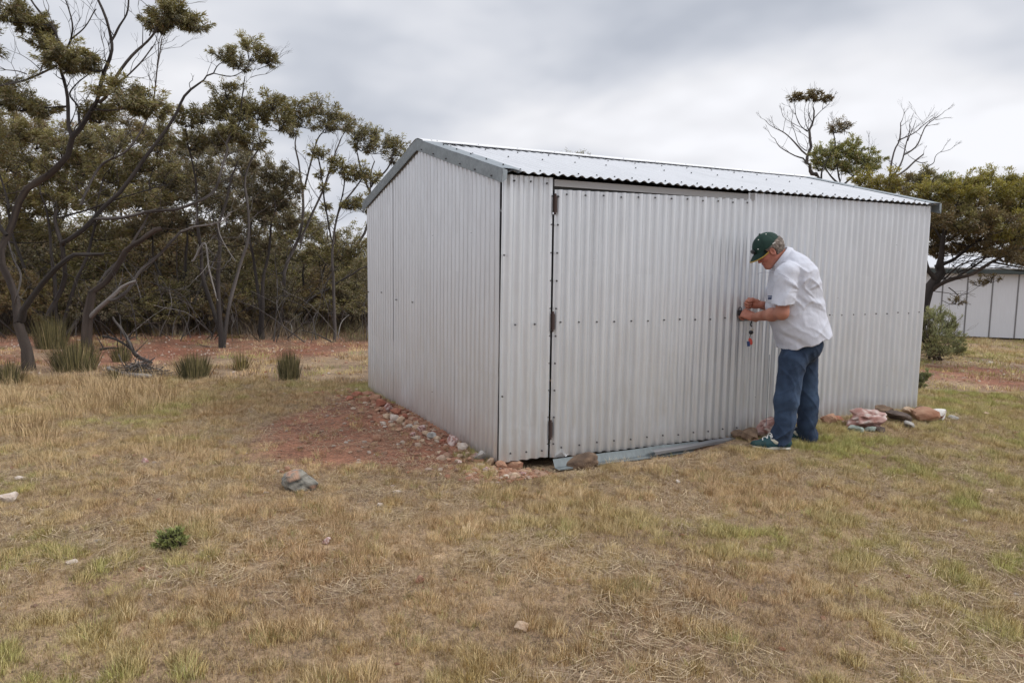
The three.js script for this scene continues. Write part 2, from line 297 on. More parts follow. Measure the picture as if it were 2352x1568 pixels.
    eg.i.push(q[0], q[1], q[2], q[0], q[2], q[3]); part('folded_end', eg.geo(), M.flash, m);
  };
  for (const s of [1, -1]) { barge(-.036, -1, s); barge(SL + .045, 1, s); }
  for (let k = 0; k < 6; k++) { const z = .0 - k * .27 - .08; screw(V(-.04, roofY(z) - .045, z), Ln); screw(V(-.045 + .09, roofY(z) + .031, z), upF); }
  const sc = part('screw', mergeGeometries(heads), new THREE.MeshStandardMaterial({ color: new THREE.Color().setRGB(.09, .09, .095), roughness: .6, metalness: .3 }), shed); sc.userData.kind = 'stuff';
  // steel frame inside, glimpsed through the gaps
  part('corner_post', box(.03, .07, -.02, 1.93, -.07, -.03), M.steel, shed);
  part('bottom_rail', box(.03, SL - .03, .03, .07, -.07, -.025), M.steel, shed);
}

// the second shed far off to the right
{
  const A = at(2176, 778, 22.5), B = at(2500, 776, 21.4), D = B.clone().sub(A).setY(0), len = D.length(); D.normalize();
  const yb = A.y, o = thing('panel_shed', 'low white panelled shed behind the leaning tree at the right', 'shed', V(A.x, yb, A.z));
  o.rotation.y = Math.atan2(-D.z, D.x);
  const white = new THREE.MeshStandardMaterial({ color: new THREE.Color().setRGB(.78, .80, .84), roughness: .5, map: streak }), strip = M.steel;
  const x0 = -2.2, x1 = len + 2.6, wy0 = .10, wy1 = 1.99, dz = 3.4, pw = .66;
  for (let x = x0, k = 0; x < x1 - .01; x += pw, k++) {
    part('wall_panel', box(x + .012, Math.min(x1, x + pw) - .012, wy0, wy1, -.045 + rr(-.003, .003), 0), white, o);
    part('joint_strip', box(x - .018, x + .018, wy0 + .01, wy1 - .01, -.05, .012), strip, o);
  }
  part('end_wall', box(x0 - .002, x0 + .04, wy0, wy1, -dz, -.05), white, o); part('end_wall', box(x1 - .04, x1, wy0, wy1, -dz, -.05), white, o); part('rear_wall', box(x0 + .04, x1 - .04, wy0, wy1, -dz, -dz + .05), white, o);
  part('base_gap_shade', box(x0 + .05, x1 - .05, -.12, .08, -dz + .3, -.22), M.dark, o);  // dark block painted as the shade in the gap beneath the walls
  part('eave_gutter', box(x0 - .25, x1 + .2, 2.0, 2.13, -.02, .24), new THREE.MeshStandardMaterial({ color: new THREE.Color().setRGB(.05, .065, .065), roughness: .5 }), o);
  const rg = new THREE.BufferGeometry(); const rp = [x0 - .3, 2.14, .26, x1 + .2, 2.14, .26, x1 + .2, 2.52, -dz / 2, x0 - .3, 2.52, -dz / 2, x1 + .2, 2.14, -dz - .2, x0 - .3, 2.14, -dz - .2];
  rg.setAttribute('position', new THREE.Float32BufferAttribute([...rp, ...rp.map((v, i) => (i % 3 === 1 ? v + .03 : v))], 3)); rg.setAttribute('uv', new THREE.Float32BufferAttribute(new Float32Array(24), 2));
  rg.setIndex([6, 7, 8, 6, 8, 9, 9, 8, 10, 9, 10, 11, 0, 1, 7, 0, 7, 6, 2, 1, 0, 3, 2, 0, 4, 2, 3, 5, 4, 3, 0, 6, 9, 0, 9, 3, 3, 9, 11, 3, 11, 5, 1, 2, 8, 1, 8, 7, 2, 4, 10, 2, 10, 8]);
  const ro = rg.toNonIndexed(); ro.computeVertexNormals(); part('roof', ro, M.roof, o).userData.label = 'bright white low pitched roof';
  const P = ro.attributes.position.count; ro.setAttribute('color', new THREE.BufferAttribute(new Float32Array(P * 3).fill(1), 3));
}

// ---------------------------------------------------------------- stones
const stoneMat = new THREE.MeshStandardMaterial({ vertexColors: true, roughness: .92, metalness: 0, bumpMap: groundBump, bumpScale: .004 });
const icoCache = new Map();
function ico(d) {                                                   // welded icosphere directions and index
  if (icoCache.has(d)) return icoCache.get(d);
  const g = new THREE.IcosahedronGeometry(1, d), P = g.attributes.position, map = new Map(), dirs = [], idx = [];
  for (let i = 0; i < P.count; i++) { const k = [P.getX(i), P.getY(i), P.getZ(i)].map((v) => Math.round(v * 1e4)).join(); if (!map.has(k)) { map.set(k, dirs.length); dirs.push(V(P.getX(i), P.getY(i), P.getZ(i)).normalize()); } idx.push(map.get(k)); }
  const r = { dirs, idx }; icoCache.set(d, r); return r;
}
// a broken stone: a ball cut by random planes, roughened
function stone(rx, ry, rz, detail, seed, color, rough = .1, facets = 9) {
  const { dirs, idx } = ico(detail), cuts = [];
  for (let k = 0; k < facets; k++) { const a = hash(seed, k, 1) * 6.283, y = hash(seed, k, 2) * 2 - 1, s = Math.sqrt(1 - y * y); cuts.push([V(Math.cos(a) * s, y, Math.sin(a) * s), .50 + .36 * hash(seed, k, 3)]); }
  const g = new THREE.BufferGeometry(), p = new Float32Array(dirs.length * 3), uv = new Float32Array(dirs.length * 2);
  const lo = [9, 9, 9], hi = [-9, -9, -9];
  dirs.forEach((d, i) => {
    let r = 1; for (const [n, h] of cuts) { const c = d.dot(n); if (c > 1e-3) r = Math.min(r, h / c); }
    r *= 1 + rough * fbm(d.x * 2.2 + seed, d.y * 2.2, d.z * 2.2, 4);
    p[i * 3] = d.x * r; p[i * 3 + 1] = d.y * r; p[i * 3 + 2] = d.z * r; for (let k = 0; k < 3; k++) { lo[k] = Math.min(lo[k], p[i * 3 + k]); hi[k] = Math.max(hi[k], p[i * 3 + k]); } uv[i * 2] = (d.x + d.y * .6) * rx * 3; uv[i * 2 + 1] = (d.z + d.y * .6) * rz * 3;
  });
  for (let i = 0; i < p.length; i += 3) { [rx, ry, rz].forEach((r, k) => { p[i + k] = (p[i + k] - (lo[k] + hi[k]) / 2) * r * 2 / (hi[k] - lo[k]); }); }
  let g2 = g; g.setAttribute('position', new THREE.BufferAttribute(p, 3)); g.setAttribute('uv', new THREE.BufferAttribute(uv, 2)); g.setIndex(idx); g2 = toCreasedNormals(g, .45);
  return paint(g2, (x, y, z, nx, ny, nz) => color(x / rx, y / ry, z / rz, seed, ny));
}
const STONE = {
  rust: (x, y, z, s) => mix3([.30, .14, .085], [.44, .27, .18], clamp(.5 + fbm(x * 2 + s, y * 2, z * 2, 3) * 1.3)),
  red: (x, y, z, s) => mix3([.26, .085, .055], [.38, .16, .10], clamp(.5 + fbm(x * 2 + s, y * 2, z * 2, 3) * 1.3)),
  pink: (x, y, z, s) => { const v = fbm(x * 3.6 + s, y * 3.6, z * 3.6, 4), cr = Math.abs(fbm(x * 2.4 + s, y * 2.4, z * 2.4 + 7, 3)); return cr < .035 ? [.17, .075, .06] : v > .12 ? [.64, .54, .50] : mix3([.34, .17, .145], [.58, .42, .385], clamp(.5 + v * 1.6)); },
  buff: (x, y, z, s) => mix3([.40, .27, .18], [.56, .43, .31], clamp(.5 + fbm(x * 2 + s, y * 2, z * 2, 3) * 1.3)),
  quartz: (x, y, z, s) => mix3([.46, .36, .29], [.66, .58, .51], clamp(.6 + fbm(x * 2 + s, y * 2, z * 2, 3) * 1.4)),
  brown: (x, y, z, s) => mix3([.10, .065, .045], [.24, .16, .105], clamp(.5 + fbm(x * 2.4 + s, y * 2.4, z * 2.4, 3) * 1.4)),
  dark: (x, y, z, s) => mix3([.06, .045, .04], [.15, .11, .09], clamp(.5 + fbm(x * 2.4 + s, y * 2.4, z * 2.4, 3) * 1.4)),
  green: (x, y, z, s) => mix3([.20, .25, .22], [.38, .42, .38], clamp(.5 + fbm(x * 3 + s, y * 3, z * 3, 3) * 1.5)),
  grey: (x, y, z, s) => mix3([.22, .205, .19], [.47, .45, .42], clamp(.5 + fbm(x * 2 + s, y * 2, z * 2, 3) * 1.5)),
  lichen: (x, y, z, s, ny) => { const v = fbm(x * 2.3 + s, y * 2.3, z * 2.3, 4), w = fbm(x * 5 + s, y * 5, z * 5 + 4, 3); return w > .2 ? [.05, .052, .048] : v + ny * .25 > .36 ? mix3([.44, .25, .17], [.52, .36, .27], clamp(.5 + w * 2)) : mix3([.15, .14, .12], [.36, .345, .30], clamp(.5 + w * 2)); },
  whiteRed: (x, y, z, s) => { const v = fbm(x * 1.4 + s, y * 1.4, z * 1.4, 3) + x * .3; return v > .22 ? mix3([.16, .06, .045], [.25, .11, .08], clamp(v * 2)) : mix3([.66, .64, .62], [.80, .79, .77], clamp(.6 + fbm(x * 4, y * 4, z * 4, 2))); },
};
let stoneSeed = 100;
function placeStone(X, Y, wpx, hpx, kind, label, { detail = 3, rough = .16, sink = .3, deep = .8, yaw = rr(-1, 1), tilt = rr(-.15, .15), lift = 0, facets = 13, group, cat = 'stone', name = 'stone' } = {}) {
  const p = ground(X, Y), m = depthOf(p) / 1694.8, rx = wpx * m / 2 * 1.04, ry = hpx * m / 2 / (1 - sink * .5) * 1.05, rz = rx * deep, s = stoneSeed++;
  const g = stone(rx, ry, rz, detail, s, STONE[kind], rough, facets);
  g.rotateY(yaw * .3).rotateZ(tilt).rotateY(-YAW);
  const me = new THREE.Mesh(g, stoneMat); me.name = numbered(name); me.castShadow = me.receiveShadow = true;
  me.position.set(p.x, terr(p.x, p.z) + ry * (1 - sink) - .004 + lift, p.z); scene.add(me);
  return tag(me, label, cat, group);
}
// the large stones heaped along the right half of the front wall
placeStone(1986, 981, 92, 46, 'pink', 'largest pink and white stone, leaning on the right half of the front wall', { detail: 5, rough: .5, facets: 22, sink: .3, deep: .55, cat: 'rock', name: 'rock' });
placeStone(2028, 962, 44, 22, 'brown', 'dark brown rounded stone lying on top behind the pink boulder', { rough: .16, lift: .045, sink: .2, cat: 'rock', name: 'rock' });
placeStone(2062, 968, 66, 19, 'dark', 'long dark slab slanting down beside the pink boulder', { rough: .14, tilt: -.3, lift: .025, deep: .6, cat: 'rock', name: 'rock' });
placeStone(2088, 982, 26, 12, 'grey', 'small slate grey slab at the foot of the dark slanting slab', { tilt: -.4, lift: .015 });
placeStone(2122, 966, 62, 32, 'rust', 'orange brown block at the right corner of the large shed', { rough: .2, deep: .7, cat: 'rock', name: 'rock' });
placeStone(2090, 955, 34, 16, 'buff', 'buff stone between dark slab and orange brown block', { lift: .02 });
placeStone(2152, 964, 52, 28, 'whiteRed', 'white quartz rock with a dark red broken end beyond the shed corner', { detail: 4, tilt: -.2, facets: 12, deep: .7, cat: 'rock', name: 'rock' });
placeStone(2116, 948, 34, 13, 'brown', 'flat brown stone behind the orange brown block', { lift: .02 });
placeStone(2146, 947, 20, 9, 'grey', 'grey pebble behind the white quartz rock', { detail: 2 });
placeStone(2190, 962, 22, 10, 'grey', 'pale grey stone just right of the white quartz rock', { detail: 2 });
placeStone(1966, 993, 34, 17, 'green', 'blue green stone in front of the pink boulder', { cat: 'rock', name: 'rock' });
placeStone(2000, 990, 24, 12, 'green', 'smaller pale green stone right of the blue green one', { detail: 2 });
placeStone(1905, 975, 40, 26, 'rust', 'red orange stone at the wall just behind the man', { rough: .18 });
placeStone(1925, 968, 28, 14, 'red', 'dark red stone left of the pink boulder', {});
placeStone(1942, 974, 18, 10, 'pink', 'small pink stone touching the left end of the pink boulder', { detail: 2 });
placeStone(2022, 992, 22, 14, 'dark', 'dark brown stone at the right foot of the pink boulder', { detail: 2 });
placeStone(1768, 1002, 66, 44, 'pink', 'red and white banded boulder behind the front shoe of the man', { detail: 4, rough: .26, facets: 13, sink: .15, cat: 'rock', name: 'rock' });
placeStone(1722, 1010, 42, 28, 'brown', 'brown cracked stone left of the red and white boulder', { rough: .3, facets: 14 });
placeStone(1696, 1004, 34, 18, 'brown', 'brown flat stone at the end of the lying metal strips', { rough: .25 });
placeStone(1738, 1022, 22, 14, 'red', 'small red stone at the toe of the front shoe', { detail: 2 });
placeStone(1842, 988, 22, 20, 'red', 'dark red stone seen between the legs of the man', { detail: 2 });
// near corner of the shed
const cs = [[1151, 1074, 28, 18, 'rust', 'bright orange oval stone under the near corner of the shed'], [1180, 1074, 44, 22, 'rust', 'largest orange stone, right of the near shed corner'], [1104, 1058, 28, 26, 'grey', 'pale grey knobbly stone left of the near shed corner'], [1126, 1066, 18, 17, 'buff', 'cream stone between the grey knobbly stone and the corner'],
  [1118, 1084, 18, 14, 'pink', 'pink stone below the cream stone'], [1152, 1088, 18, 12, 'rust', 'orange stone under the oval one'], [1170, 1082, 16, 9, 'rust', 'flat orange chip below the largest orange stone'], [1163, 1096, 14, 8, 'quartz', 'white stone in the lowest row of the corner heap'],
  [1185, 1096, 22, 11, 'buff', 'buff stone at the lower right of the corner heap'], [1200, 1090, 16, 9, 'pink', 'pink chip at the right end of the corner heap'], [1136, 1094, 14, 9, 'buff', 'small buff stone in the front of the corner heap'], [1212, 1082, 13, 9, 'rust', 'orange pebble at the right edge of the corner heap'],
  [1094, 1050, 16, 12, 'pink', 'pink stone behind the grey knobbly stone'], [1063, 1032, 26, 17, 'quartz', 'whitish stone against the gable wall short of the corner'], [1040, 1022, 26, 26, 'pink', 'tall pale pink stone against the gable wall']];
for (const [X, Y, w, h, k, l] of cs) placeStone(X, Y, w, h, k, l, { detail: w > 20 ? 3 : 2 });
// rubble along the gable wall
const gs = [[876, 935, 26, 20, 'red'], [892, 946, 18, 20, 'pink'], [889, 962, 18, 14, 'buff'], [908, 950, 24, 14, 'red'], [905, 966, 20, 16, 'quartz'], [921, 972, 22, 18, 'buff'], [926, 960, 20, 12, 'red'], [938, 975, 20, 12, 'rust'], [860, 920, 30, 16, 'rust'], [838, 924, 24, 16, 'rust'], [822, 910, 26, 12, 'red'], [846, 910, 30, 13, 'rust'],
  [803, 918, 18, 10, 'red'], [955, 985, 18, 11, 'buff'], [968, 990, 20, 15, 'pink'], [978, 1000, 18, 12, 'buff'], [991, 1004, 22, 13, 'grey'], [1004, 1012, 18, 12, 'buff'], [1016, 1018, 16, 11, 'red'], [1024, 1030, 15, 10, 'rust'], [1046, 1040, 14, 10, 'rust'], [1056, 1050, 14, 10, 'buff'], [1078, 1058, 14, 11, 'rust'], [1074, 1046, 13, 10, 'buff'],
  [990, 1022, 14, 8, 'rust'], [970, 1015, 12, 8, 'buff'], [948, 1000, 13, 9, 'pink'], [916, 990, 13, 9, 'rust'], [900, 980, 16, 10, 'buff'], [880, 975, 14, 8, 'quartz'], [866, 945, 13, 8, 'rust'], [1008, 1042, 13, 8, 'buff'], [1030, 1058, 12, 7, 'rust'], [1055, 1064, 12, 8, 'pink']];
const gw = { red: 'dark red stone', pink: 'pale pink stone', buff: 'buff stone', quartz: 'white quartz stone', rust: 'orange rusty stone', grey: 'grey stone' };
const nth = ['first', 'second', 'third', 'fourth', 'fifth', 'sixth', 'seventh', 'eighth', 'ninth', 'tenth', 'eleventh', 'twelfth'], seen = {};
for (const [X, Y, w, h, k] of gs.sort((a, b) => a[0] - b[0])) { seen[k] = (seen[k] ?? -1) + 1; placeStone(X, Y, w, h, k, nth[seen[k]] + ' ' + gw[k] + ' from the far end of the rubble row along the gable wall', { detail: w > 19 ? 3 : 2, group: 'stones of the rubble row by the gable wall' }); }
// stones lying about in the grass
placeStone(687, 1122, 86, 46, 'lichen', 'big lichen covered boulder in the grass left of the shed', { detail: 4, rough: .38, facets: 13, sink: .5, deep: .7, cat: 'rock', name: 'rock' });
placeStone(14, 1152, 44, 24, 'quartz', 'large white stone at the left edge of the picture', { rough: .16 });
placeStone(45, 1102, 24, 11, 'quartz', 'flat white stone up the slope from the left edge stone', {});
placeStone(332, 1064, 17, 14, 'pink', 'pale pinkish stone alone in the dry grass, far left of the boulder', {});
placeStone(219, 1051, 20, 8, 'rust', 'flat pinkish chip left of the lone pale stone', { detail: 2 });
placeStone(660, 1081, 15, 11, 'rust', 'small orange stone just above the lichen boulder', {});
placeStone(749, 1248, 22, 16, 'pink', 'pink faceted stone in the middle left of the grass', {});
placeStone(163, 1293, 26, 9, 'quartz', 'long flat white stone low on the left', {});
placeStone(964, 1338, 22, 20, 'rust', 'orange stone in the grass at the centre bottom', {});
placeStone(1197, 1446, 34, 22, 'buff', 'buff rounded stone nearest to the bottom edge', {});
placeStone(912, 1131, 20, 8, 'quartz', 'white flat stone in front of the gable wall', {});
placeStone(873, 1162, 16, 9, 'quartz', 'small white stone below the white flat one', {});
placeStone(866, 1012, 20, 15, 'rust', 'orange brown lump on the bare red earth', {});
placeStone(2266, 954, 18, 9, 'buff', 'pale stone alone in the grass at the far right', {});
placeStone(2275, 836, 14, 7, 'quartz', 'white stone far right below the panelled shed', { detail: 2 });
placeStone(2272, 1130, 20, 9, 'buff', 'buff stone in the grass on the right', {});
placeStone(1558, 1109, 10, 9, 'quartz', 'tiny white stone in the grass in front of the door', { detail: 2 });
placeStone(1336, 1074, 74, 34, 'brown', 'brown flat topped rock sitting on the lying galvanised flashing', { rough: .2, sink: .2, facets: 11, cat: 'rock', name: 'rock' });
placeStone(1286, 1078, 18, 14, 'dark', 'dark stone left of the brown flat topped rock', { detail: 2 });
placeStone(1458, 1050, 24, 17, 'brown', 'small brown stone on the galvanised flashing right of the flat topped rock', { detail: 2 });

// gravel too small to count
const SC = new THREE.Object3D(), mats = [];
function scatter(name, label, category, geo, mat, list) {            // list of [x, z, lift, scale, yaw, tilt, colour, stretch]
  const m = new THREE.InstancedMesh(geo, mat, list.length); m.name = numbered(name); m.castShadow = m.receiveShadow = true;
  list.forEach(([x, z, lift, s, yaw, tilt, c, sy], i) => { SC.position.set(x, terr(x, z) + lift, z); SC.rotation.set(tilt, yaw, 0, 'YXZ'); SC.scale.set(s, s * (sy ?? 1), s); SC.updateMatrix(); m.setMatrixAt(i, SC.matrix); m.setColorAt(i, new THREE.Color().setRGB(...c)); });
  m.userData.kind = 'stuff'; scene.add(m); return tag(m, label, category);
}
const wedge = (d0, d1, spread = .86) => { const d = Math.sqrt(lerp(d0 * d0, d1 * d1, rnd())), a = rr(-spread, spread) * d; return [EYE.x + Math.sin(YAW) * d + Math.cos(YAW) * a, EYE.z - Math.cos(YAW) * d + Math.sin(YAW) * a, d]; };
const inShed = (x, z, m = .015) => x > -m && x < SL + m && z < m && z > -SW - m;
{
  const list = [], pal = [[.42, .20, .12], [.34, .15, .09], [.50, .34, .24], [.62, .54, .47], [.30, .20, .15]];
  for (let k = 0; k < 60000 && list.length < 9500; k++) {
    const [x, z, d] = wedge(2.2, 17); if (inShed(x, z)) continue;
    const b = bare(x, z), bank = sstep(.75, .1, Math.abs(x + .3)) * (z < .25 && z > -3.6 ? 1 : 0);
    if (rnd() > .10 + b * .75 + bank) continue;
    const s = (.004 + .012 * rnd() ** 3) * (1 + .05 * d) * (1 + bank * .8 * rnd());
    list.push([x, z, s * .2, s, rr(0, 6), rr(-.4, .4), mix3(pal[Math.floor(rnd() * 5)], [.36, .2, .13], rnd() * .6), rr(.5, .9)]);
  }
  const rub = [];
  for (let k = 0; k < 420; k++) { const z = rr(-3.2, .2), x = -.04 - Math.abs(gauss()) * .34, q = rnd() ** 2; rub.push([x, z, .004, .012 + .026 * q, rr(0, 6), rr(-.5, .5), mix3([.40, .2, .125], rnd() < .3 ? [.60, .48, .38] : [.30, .13, .085], rnd()), rr(.5, .85)]); }
  for (let k = 0; k < 110; k++) { const x = rr(-.28, .3), z = .05 + Math.abs(gauss()) * .16; rub.push([x, z, .004, rr(.01, .03), rr(0, 6), rr(-.4, .4), mix3([.44, .22, .135], [.6, .46, .36], rnd() * .7), rr(.5, .85)]); }
  scatter('rubble', 'small broken rusty stones filling the bank along the gable wall and corner', 'rubble', stone(1, .75, .9, 2, 9, () => [1, 1, 1], .2, 11), stoneMat, rub);
  for (let k = 0; k < 260; k++) { const x = rr(-.25, .35), z = rr(.03, .28); list.push([x, z, .004, rr(.006, .018), rr(0, 6), 0, mix3(pal[k % 5], [.42, .2, .11], .4), .8]); }
  scatter('gravel', 'loose reddish and white gravel strewn over the bare earth', 'gravel', stone(1, .75, .9, 1, 5, () => [1, 1, 1], .15, 7), stoneMat, list);
}
// ---------------------------------------------------------------- sheet metal lying under the door
function strip(name, label, pts, ring, mat, n = 14) {                // ring: [across towards viewer, up] pairs
  const a = pts[0], b = pts[1], d = b.clone().sub(a), L = d.length(); d.normalize(); const side = V(-d.z, 0, d.x).normalize(); if (side.z < 0) side.negate();
  const g = new GB();
  for (let i = 0; i <= n; i++) { const p = a.clone().addScaledVector(d, L * i / n); ring.forEach(([s, u], k) => { const k2 = Math.min(k, ring.length - 2), ds = ring[k2 + 1][0] - ring[k2][0], du = ring[k2 + 1][1] - ring[k2][1]; g.v(p.clone().addScaledVector(side, s).add(V(0, u + .004 * noise(i * .6, k * 2), 0)), side.clone().multiplyScalar(-du).add(V(0, ds, 0)).normalize(), [1, 1, 1], L * i / n, s + u); }); }
  const w = ring.length; for (let i = 0; i < n; i++) for (let k = 0; k < w - 1; k++) { const q = i * w + k; g.i.push(q, q + w, q + 1, q + w, q + w + 1, q + 1); }
  const m = new THREE.Mesh(g.geo(a), mat); m.name = numbered(name); m.position.copy(a); m.castShadow = m.receiveShadow = true; scene.add(m); return tag(m, label, 'metal flashing');
}
{ const onZ = (X, Y, z) => { const r = ray(X, Y); return EYE.clone().addScaledVector(r, (z - EYE.z) / r.z); };
  const a = onZ(1275, 1075, .105), b = onZ(1610, 1031, .065);
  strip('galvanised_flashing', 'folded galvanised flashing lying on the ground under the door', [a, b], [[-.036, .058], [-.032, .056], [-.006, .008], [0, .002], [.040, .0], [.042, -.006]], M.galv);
  const c = onZ(1500, 1043, .12), e = onZ(1692, 1011, .06); c.y += .004; e.y += .004;
  strip('metal_strip', 'narrow grey metal strip running under the right half of the door', [c, e], [[-.03, .024], [.0, .02], [.022, .016], [.024, -.004]], M.steel);
}
// ---------------------------------------------------------------- dry grass
function tuft(n, h, spread, lean, w, seed) {                         // blades in metres, root at the origin
  SEED = seed; const g = new GB();
  for (let k = 0; k < n; k++) {
    const a = rr(0, 6.283), r = spread * Math.sqrt(rnd()), L = h * rr(.55, 1.15), b = rr(.1, 1) * lean, yaw = a + rr(-.7, .7), bx = Math.cos(a) * r, bz = Math.sin(a) * r, dx = Math.cos(yaw), dz = Math.sin(yaw), tw = rr(0, 3.14), wx = Math.cos(tw) * w * rr(.7, 1.3), wz = Math.sin(tw) * w;
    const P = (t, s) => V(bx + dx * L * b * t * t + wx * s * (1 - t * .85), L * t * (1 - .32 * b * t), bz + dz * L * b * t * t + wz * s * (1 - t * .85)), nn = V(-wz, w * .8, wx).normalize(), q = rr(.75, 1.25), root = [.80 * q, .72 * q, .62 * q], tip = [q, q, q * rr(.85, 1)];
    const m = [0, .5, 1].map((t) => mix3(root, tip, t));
    const i0 = g.v(P(0, -1), nn, m[0]), i1 = g.v(P(0, 1), nn, m[0]), i2 = g.v(P(.5, -1), nn, m[1]), i3 = g.v(P(.5, 1), nn, m[1]), i4 = g.v(P(1, 0), nn, m[2]);
    g.i.push(i0, i1, i3, i0, i3, i2, i2, i3, i4);
  }
  return g.geo();
}
const grassMat = new THREE.MeshStandardMaterial({ vertexColors: true, roughness: .85, side: THREE.DoubleSide });
{
  const keep = SEED;
  const kinds = [tuft(18, .05, .03, .8, .0011, 11), tuft(24, .07, .036, .7, .0012, 12), tuft(16, .045, .045, 1.4, .0010, 13), tuft(20, .095, .04, .6, .0012, 14)], lists = kinds.map(() => []);
  const thick = tuft(30, .07, .09, 1.1, .0026, 15), thickTall = tuft(30, .17, .15, .6, .0014, 16), far = [], tall = [], stalk = [];
  SEED = keep;
  const straw = [.64, .49, .315], pale = [.74, .62, .43], olive = [.48, .46, .19], green = [.24, .31, .085], brown = [.50, .345, .22], gold = [.62, .48, .21];
  const hue = (x, z) => {
    const n = fbm(x * .8, z * .8, 61, 3), m = noise(x * 3.1, z * 3.1, 63), right = sstep(-1.5, 1.6, x + z * .25);
    let c = mix3(straw, olive, clamp(.33 + n * 1.0 + m * .4 + right * .2)); c = mix3(c, brown, clamp(.32 - n * .7 + .3 * noise(x * 1.9, z * 1.9, 67) - right * .34));
    if (rnd() < .12) c = mix3(c, pale, .7); if (rnd() < .05 + .05 * clamp(m)) c = mix3(c, green, .7); if (rnd() < .1) c = mix3(c, gold, .6);
    if (n + m * .5 > .28 && rnd() < .45) c = mix3(c, [.42, .46, .15], .6); const q = rr(.98, 1.38); return [c[0] * q, c[1] * q, c[2] * q];
  };
  const deny = (x, z) => inShed(x, z, .02) || (x > -.1 && x < 2.1 && z < lerp(.20, .42, noise(x * 4, z * 4, 6) * .5 + .5) * (x < .4 ? .8 : 1) && rnd() < .9 && z > -.1);
  for (let k = 0; k < 290000; k++) {
    const [x, z, d] = wedge(1.5, 8.5, .96); if (deny(x, z)) continue;
    const b = bare(x, z), cl = noise(x * 5.5, z * 5.5, 71) * .45 + noise(x * 11, z * 11, 72) * .75, patch = sstep(-.2, .3, cl) * .52 + .48;
    if (rnd() > patch * (1 - sstep(.12, .75, b) * .97)) continue; const low = cl < .08;
    const big = cl > .35 ? 1.25 : 1, i = rnd() < (low ? .75 : .2) ? 2 : cl > .3 && rnd() < .5 ? (rnd() < .3 ? 3 : 1) : rnd() < .6 ? 0 : 1;
    lists[i].push([x, z, -.004, rr(.42, .78) * big * (1 + .012 * d), rr(0, 6.28), rr(-.15, .15), low ? mix3(hue(x, z), [.52, .40, .26], .55) : hue(x, z)]);
  }
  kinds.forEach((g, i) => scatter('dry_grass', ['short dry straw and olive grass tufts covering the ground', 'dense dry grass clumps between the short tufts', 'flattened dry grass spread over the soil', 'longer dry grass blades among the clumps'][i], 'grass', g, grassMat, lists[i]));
  for (let k = 0; k < 60000; k++) {
    const [x, z, d] = wedge(8, 36, 1.15); if (deny(x, z)) continue;
    if (rnd() > (1 - bare(x, z) * .93) * (.45 + .5 * noise(x * 1.6, z * 1.6, 74))) continue;
    far.push([x, z, -.005, rr(.7, 1.3) * (1 + .02 * d), rr(0, 6.28), 0, hue(x, z)]);
  }
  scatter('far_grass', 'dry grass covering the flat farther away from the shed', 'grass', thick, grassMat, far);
  // knee high straw on the left, at the edge of the scrub and beside the boulder
  for (let k = 0; k < 7000; k++) {
    const X = rr(-250, 620), Y = rr(868, 1120), p = ground(X, Y); if (deny(p.x, p.z)) continue;
    const n = noise(p.x * 1.3, p.z * 1.3, 77) + .5 * noise(p.x * 4, p.z * 4, 78), f = .42 * sstep(560, 60, X) * sstep(1120, 950, Y);
    if (rnd() > f * sstep(-.5, .5, n)) continue;
    const q = rr(.8, 1.15), c = mix3([.64, .49, .30], [.52, .39, .24], rnd()); tall.push([p.x, p.z, -.01, rr(.6, 1.35), rr(0, 6.28), rr(-.1, .1), [c[0] * q, c[1] * q, c[2] * q], rr(.8, 1.2)]);
  }
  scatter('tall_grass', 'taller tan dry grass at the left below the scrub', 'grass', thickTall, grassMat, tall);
  // fallen straws lying flat
  const s1 = new GB(); SEED = 91; for (let k = 0; k < 5; k++) { const y0 = rr(.004, .012), a = rr(0, 3.14), L = rr(.015, .05), cx = rr(-.04, .04), cz = rr(-.04, .04), dx = Math.cos(a) * L, dz = Math.sin(a) * L, w = .0006, q = rr(.8, 1.2), c = [q, q, q], n = V(0, 1, 0); const i = s1.v(V(cx - dx, y0, cz - dz), n, c); s1.v(V(cx + dx - dz / L * w * 2, y0 + .006, cz + dz + dx / L * w * 2), n, c); s1.v(V(cx + dx + dz / L * w * 2, y0 + .006, cz + dz - dx / L * w * 2), n, c); s1.i.push(i, i + 1, i + 2); }
  SEED = keep + 5;
  for (let k = 0; k < 34000; k++) { const [x, z, d] = wedge(1.6, 9); if (deny(x, z) || noise(x * 2, z * 2, 90) < .0 || rnd() < bare(x, z) * .6) continue; const q = rr(.7, 1.2), c = rnd() < .6 ? [.50, .39, .25] : [.32, .235, .16]; stalk.push([x, z, 0, rr(.7, 1.5), rr(0, 6.28), rr(-.06, .06), [c[0] * q, c[1] * q, c[2] * q]]); }
  scatter('straw_litter', 'dead straws lying loose on the soil', 'straw', s1.geo(), grassMat, stalk);
  SEED = 321; const twiggy = tuft(44, .55, .34, .9, .0035, 17), under = []; SEED = 654;
  for (let k = 0; k < 900; k++) { const X = rr(-250, 850), D = 11.4 + 5.5 * rnd(), p = at(X, 740, D); if (inShed(p.x, p.z, .4)) continue; const front = sstep(12.6, 13.6, D); if (rnd() > .18 + .75 * front) continue; const q = rr(.7, 1.2), cc = rnd() < .45 ? [.20, .165, .14] : rnd() < .5 ? [.33, .25, .16] : [.16, .15, .075]; under.push([p.x, p.z, -.03, rr(.35, 1.15) * (.4 + .6 * front), rr(0, 6.28), rr(-.15, .15), [cc[0] * q, cc[1] * q, cc[2] * q], rr(.5, 1.1)]); }
  scatter('undergrowth', 'dry brown and grey undergrowth along the edge of the left scrub', 'undergrowth', twiggy, grassMat, under);
}

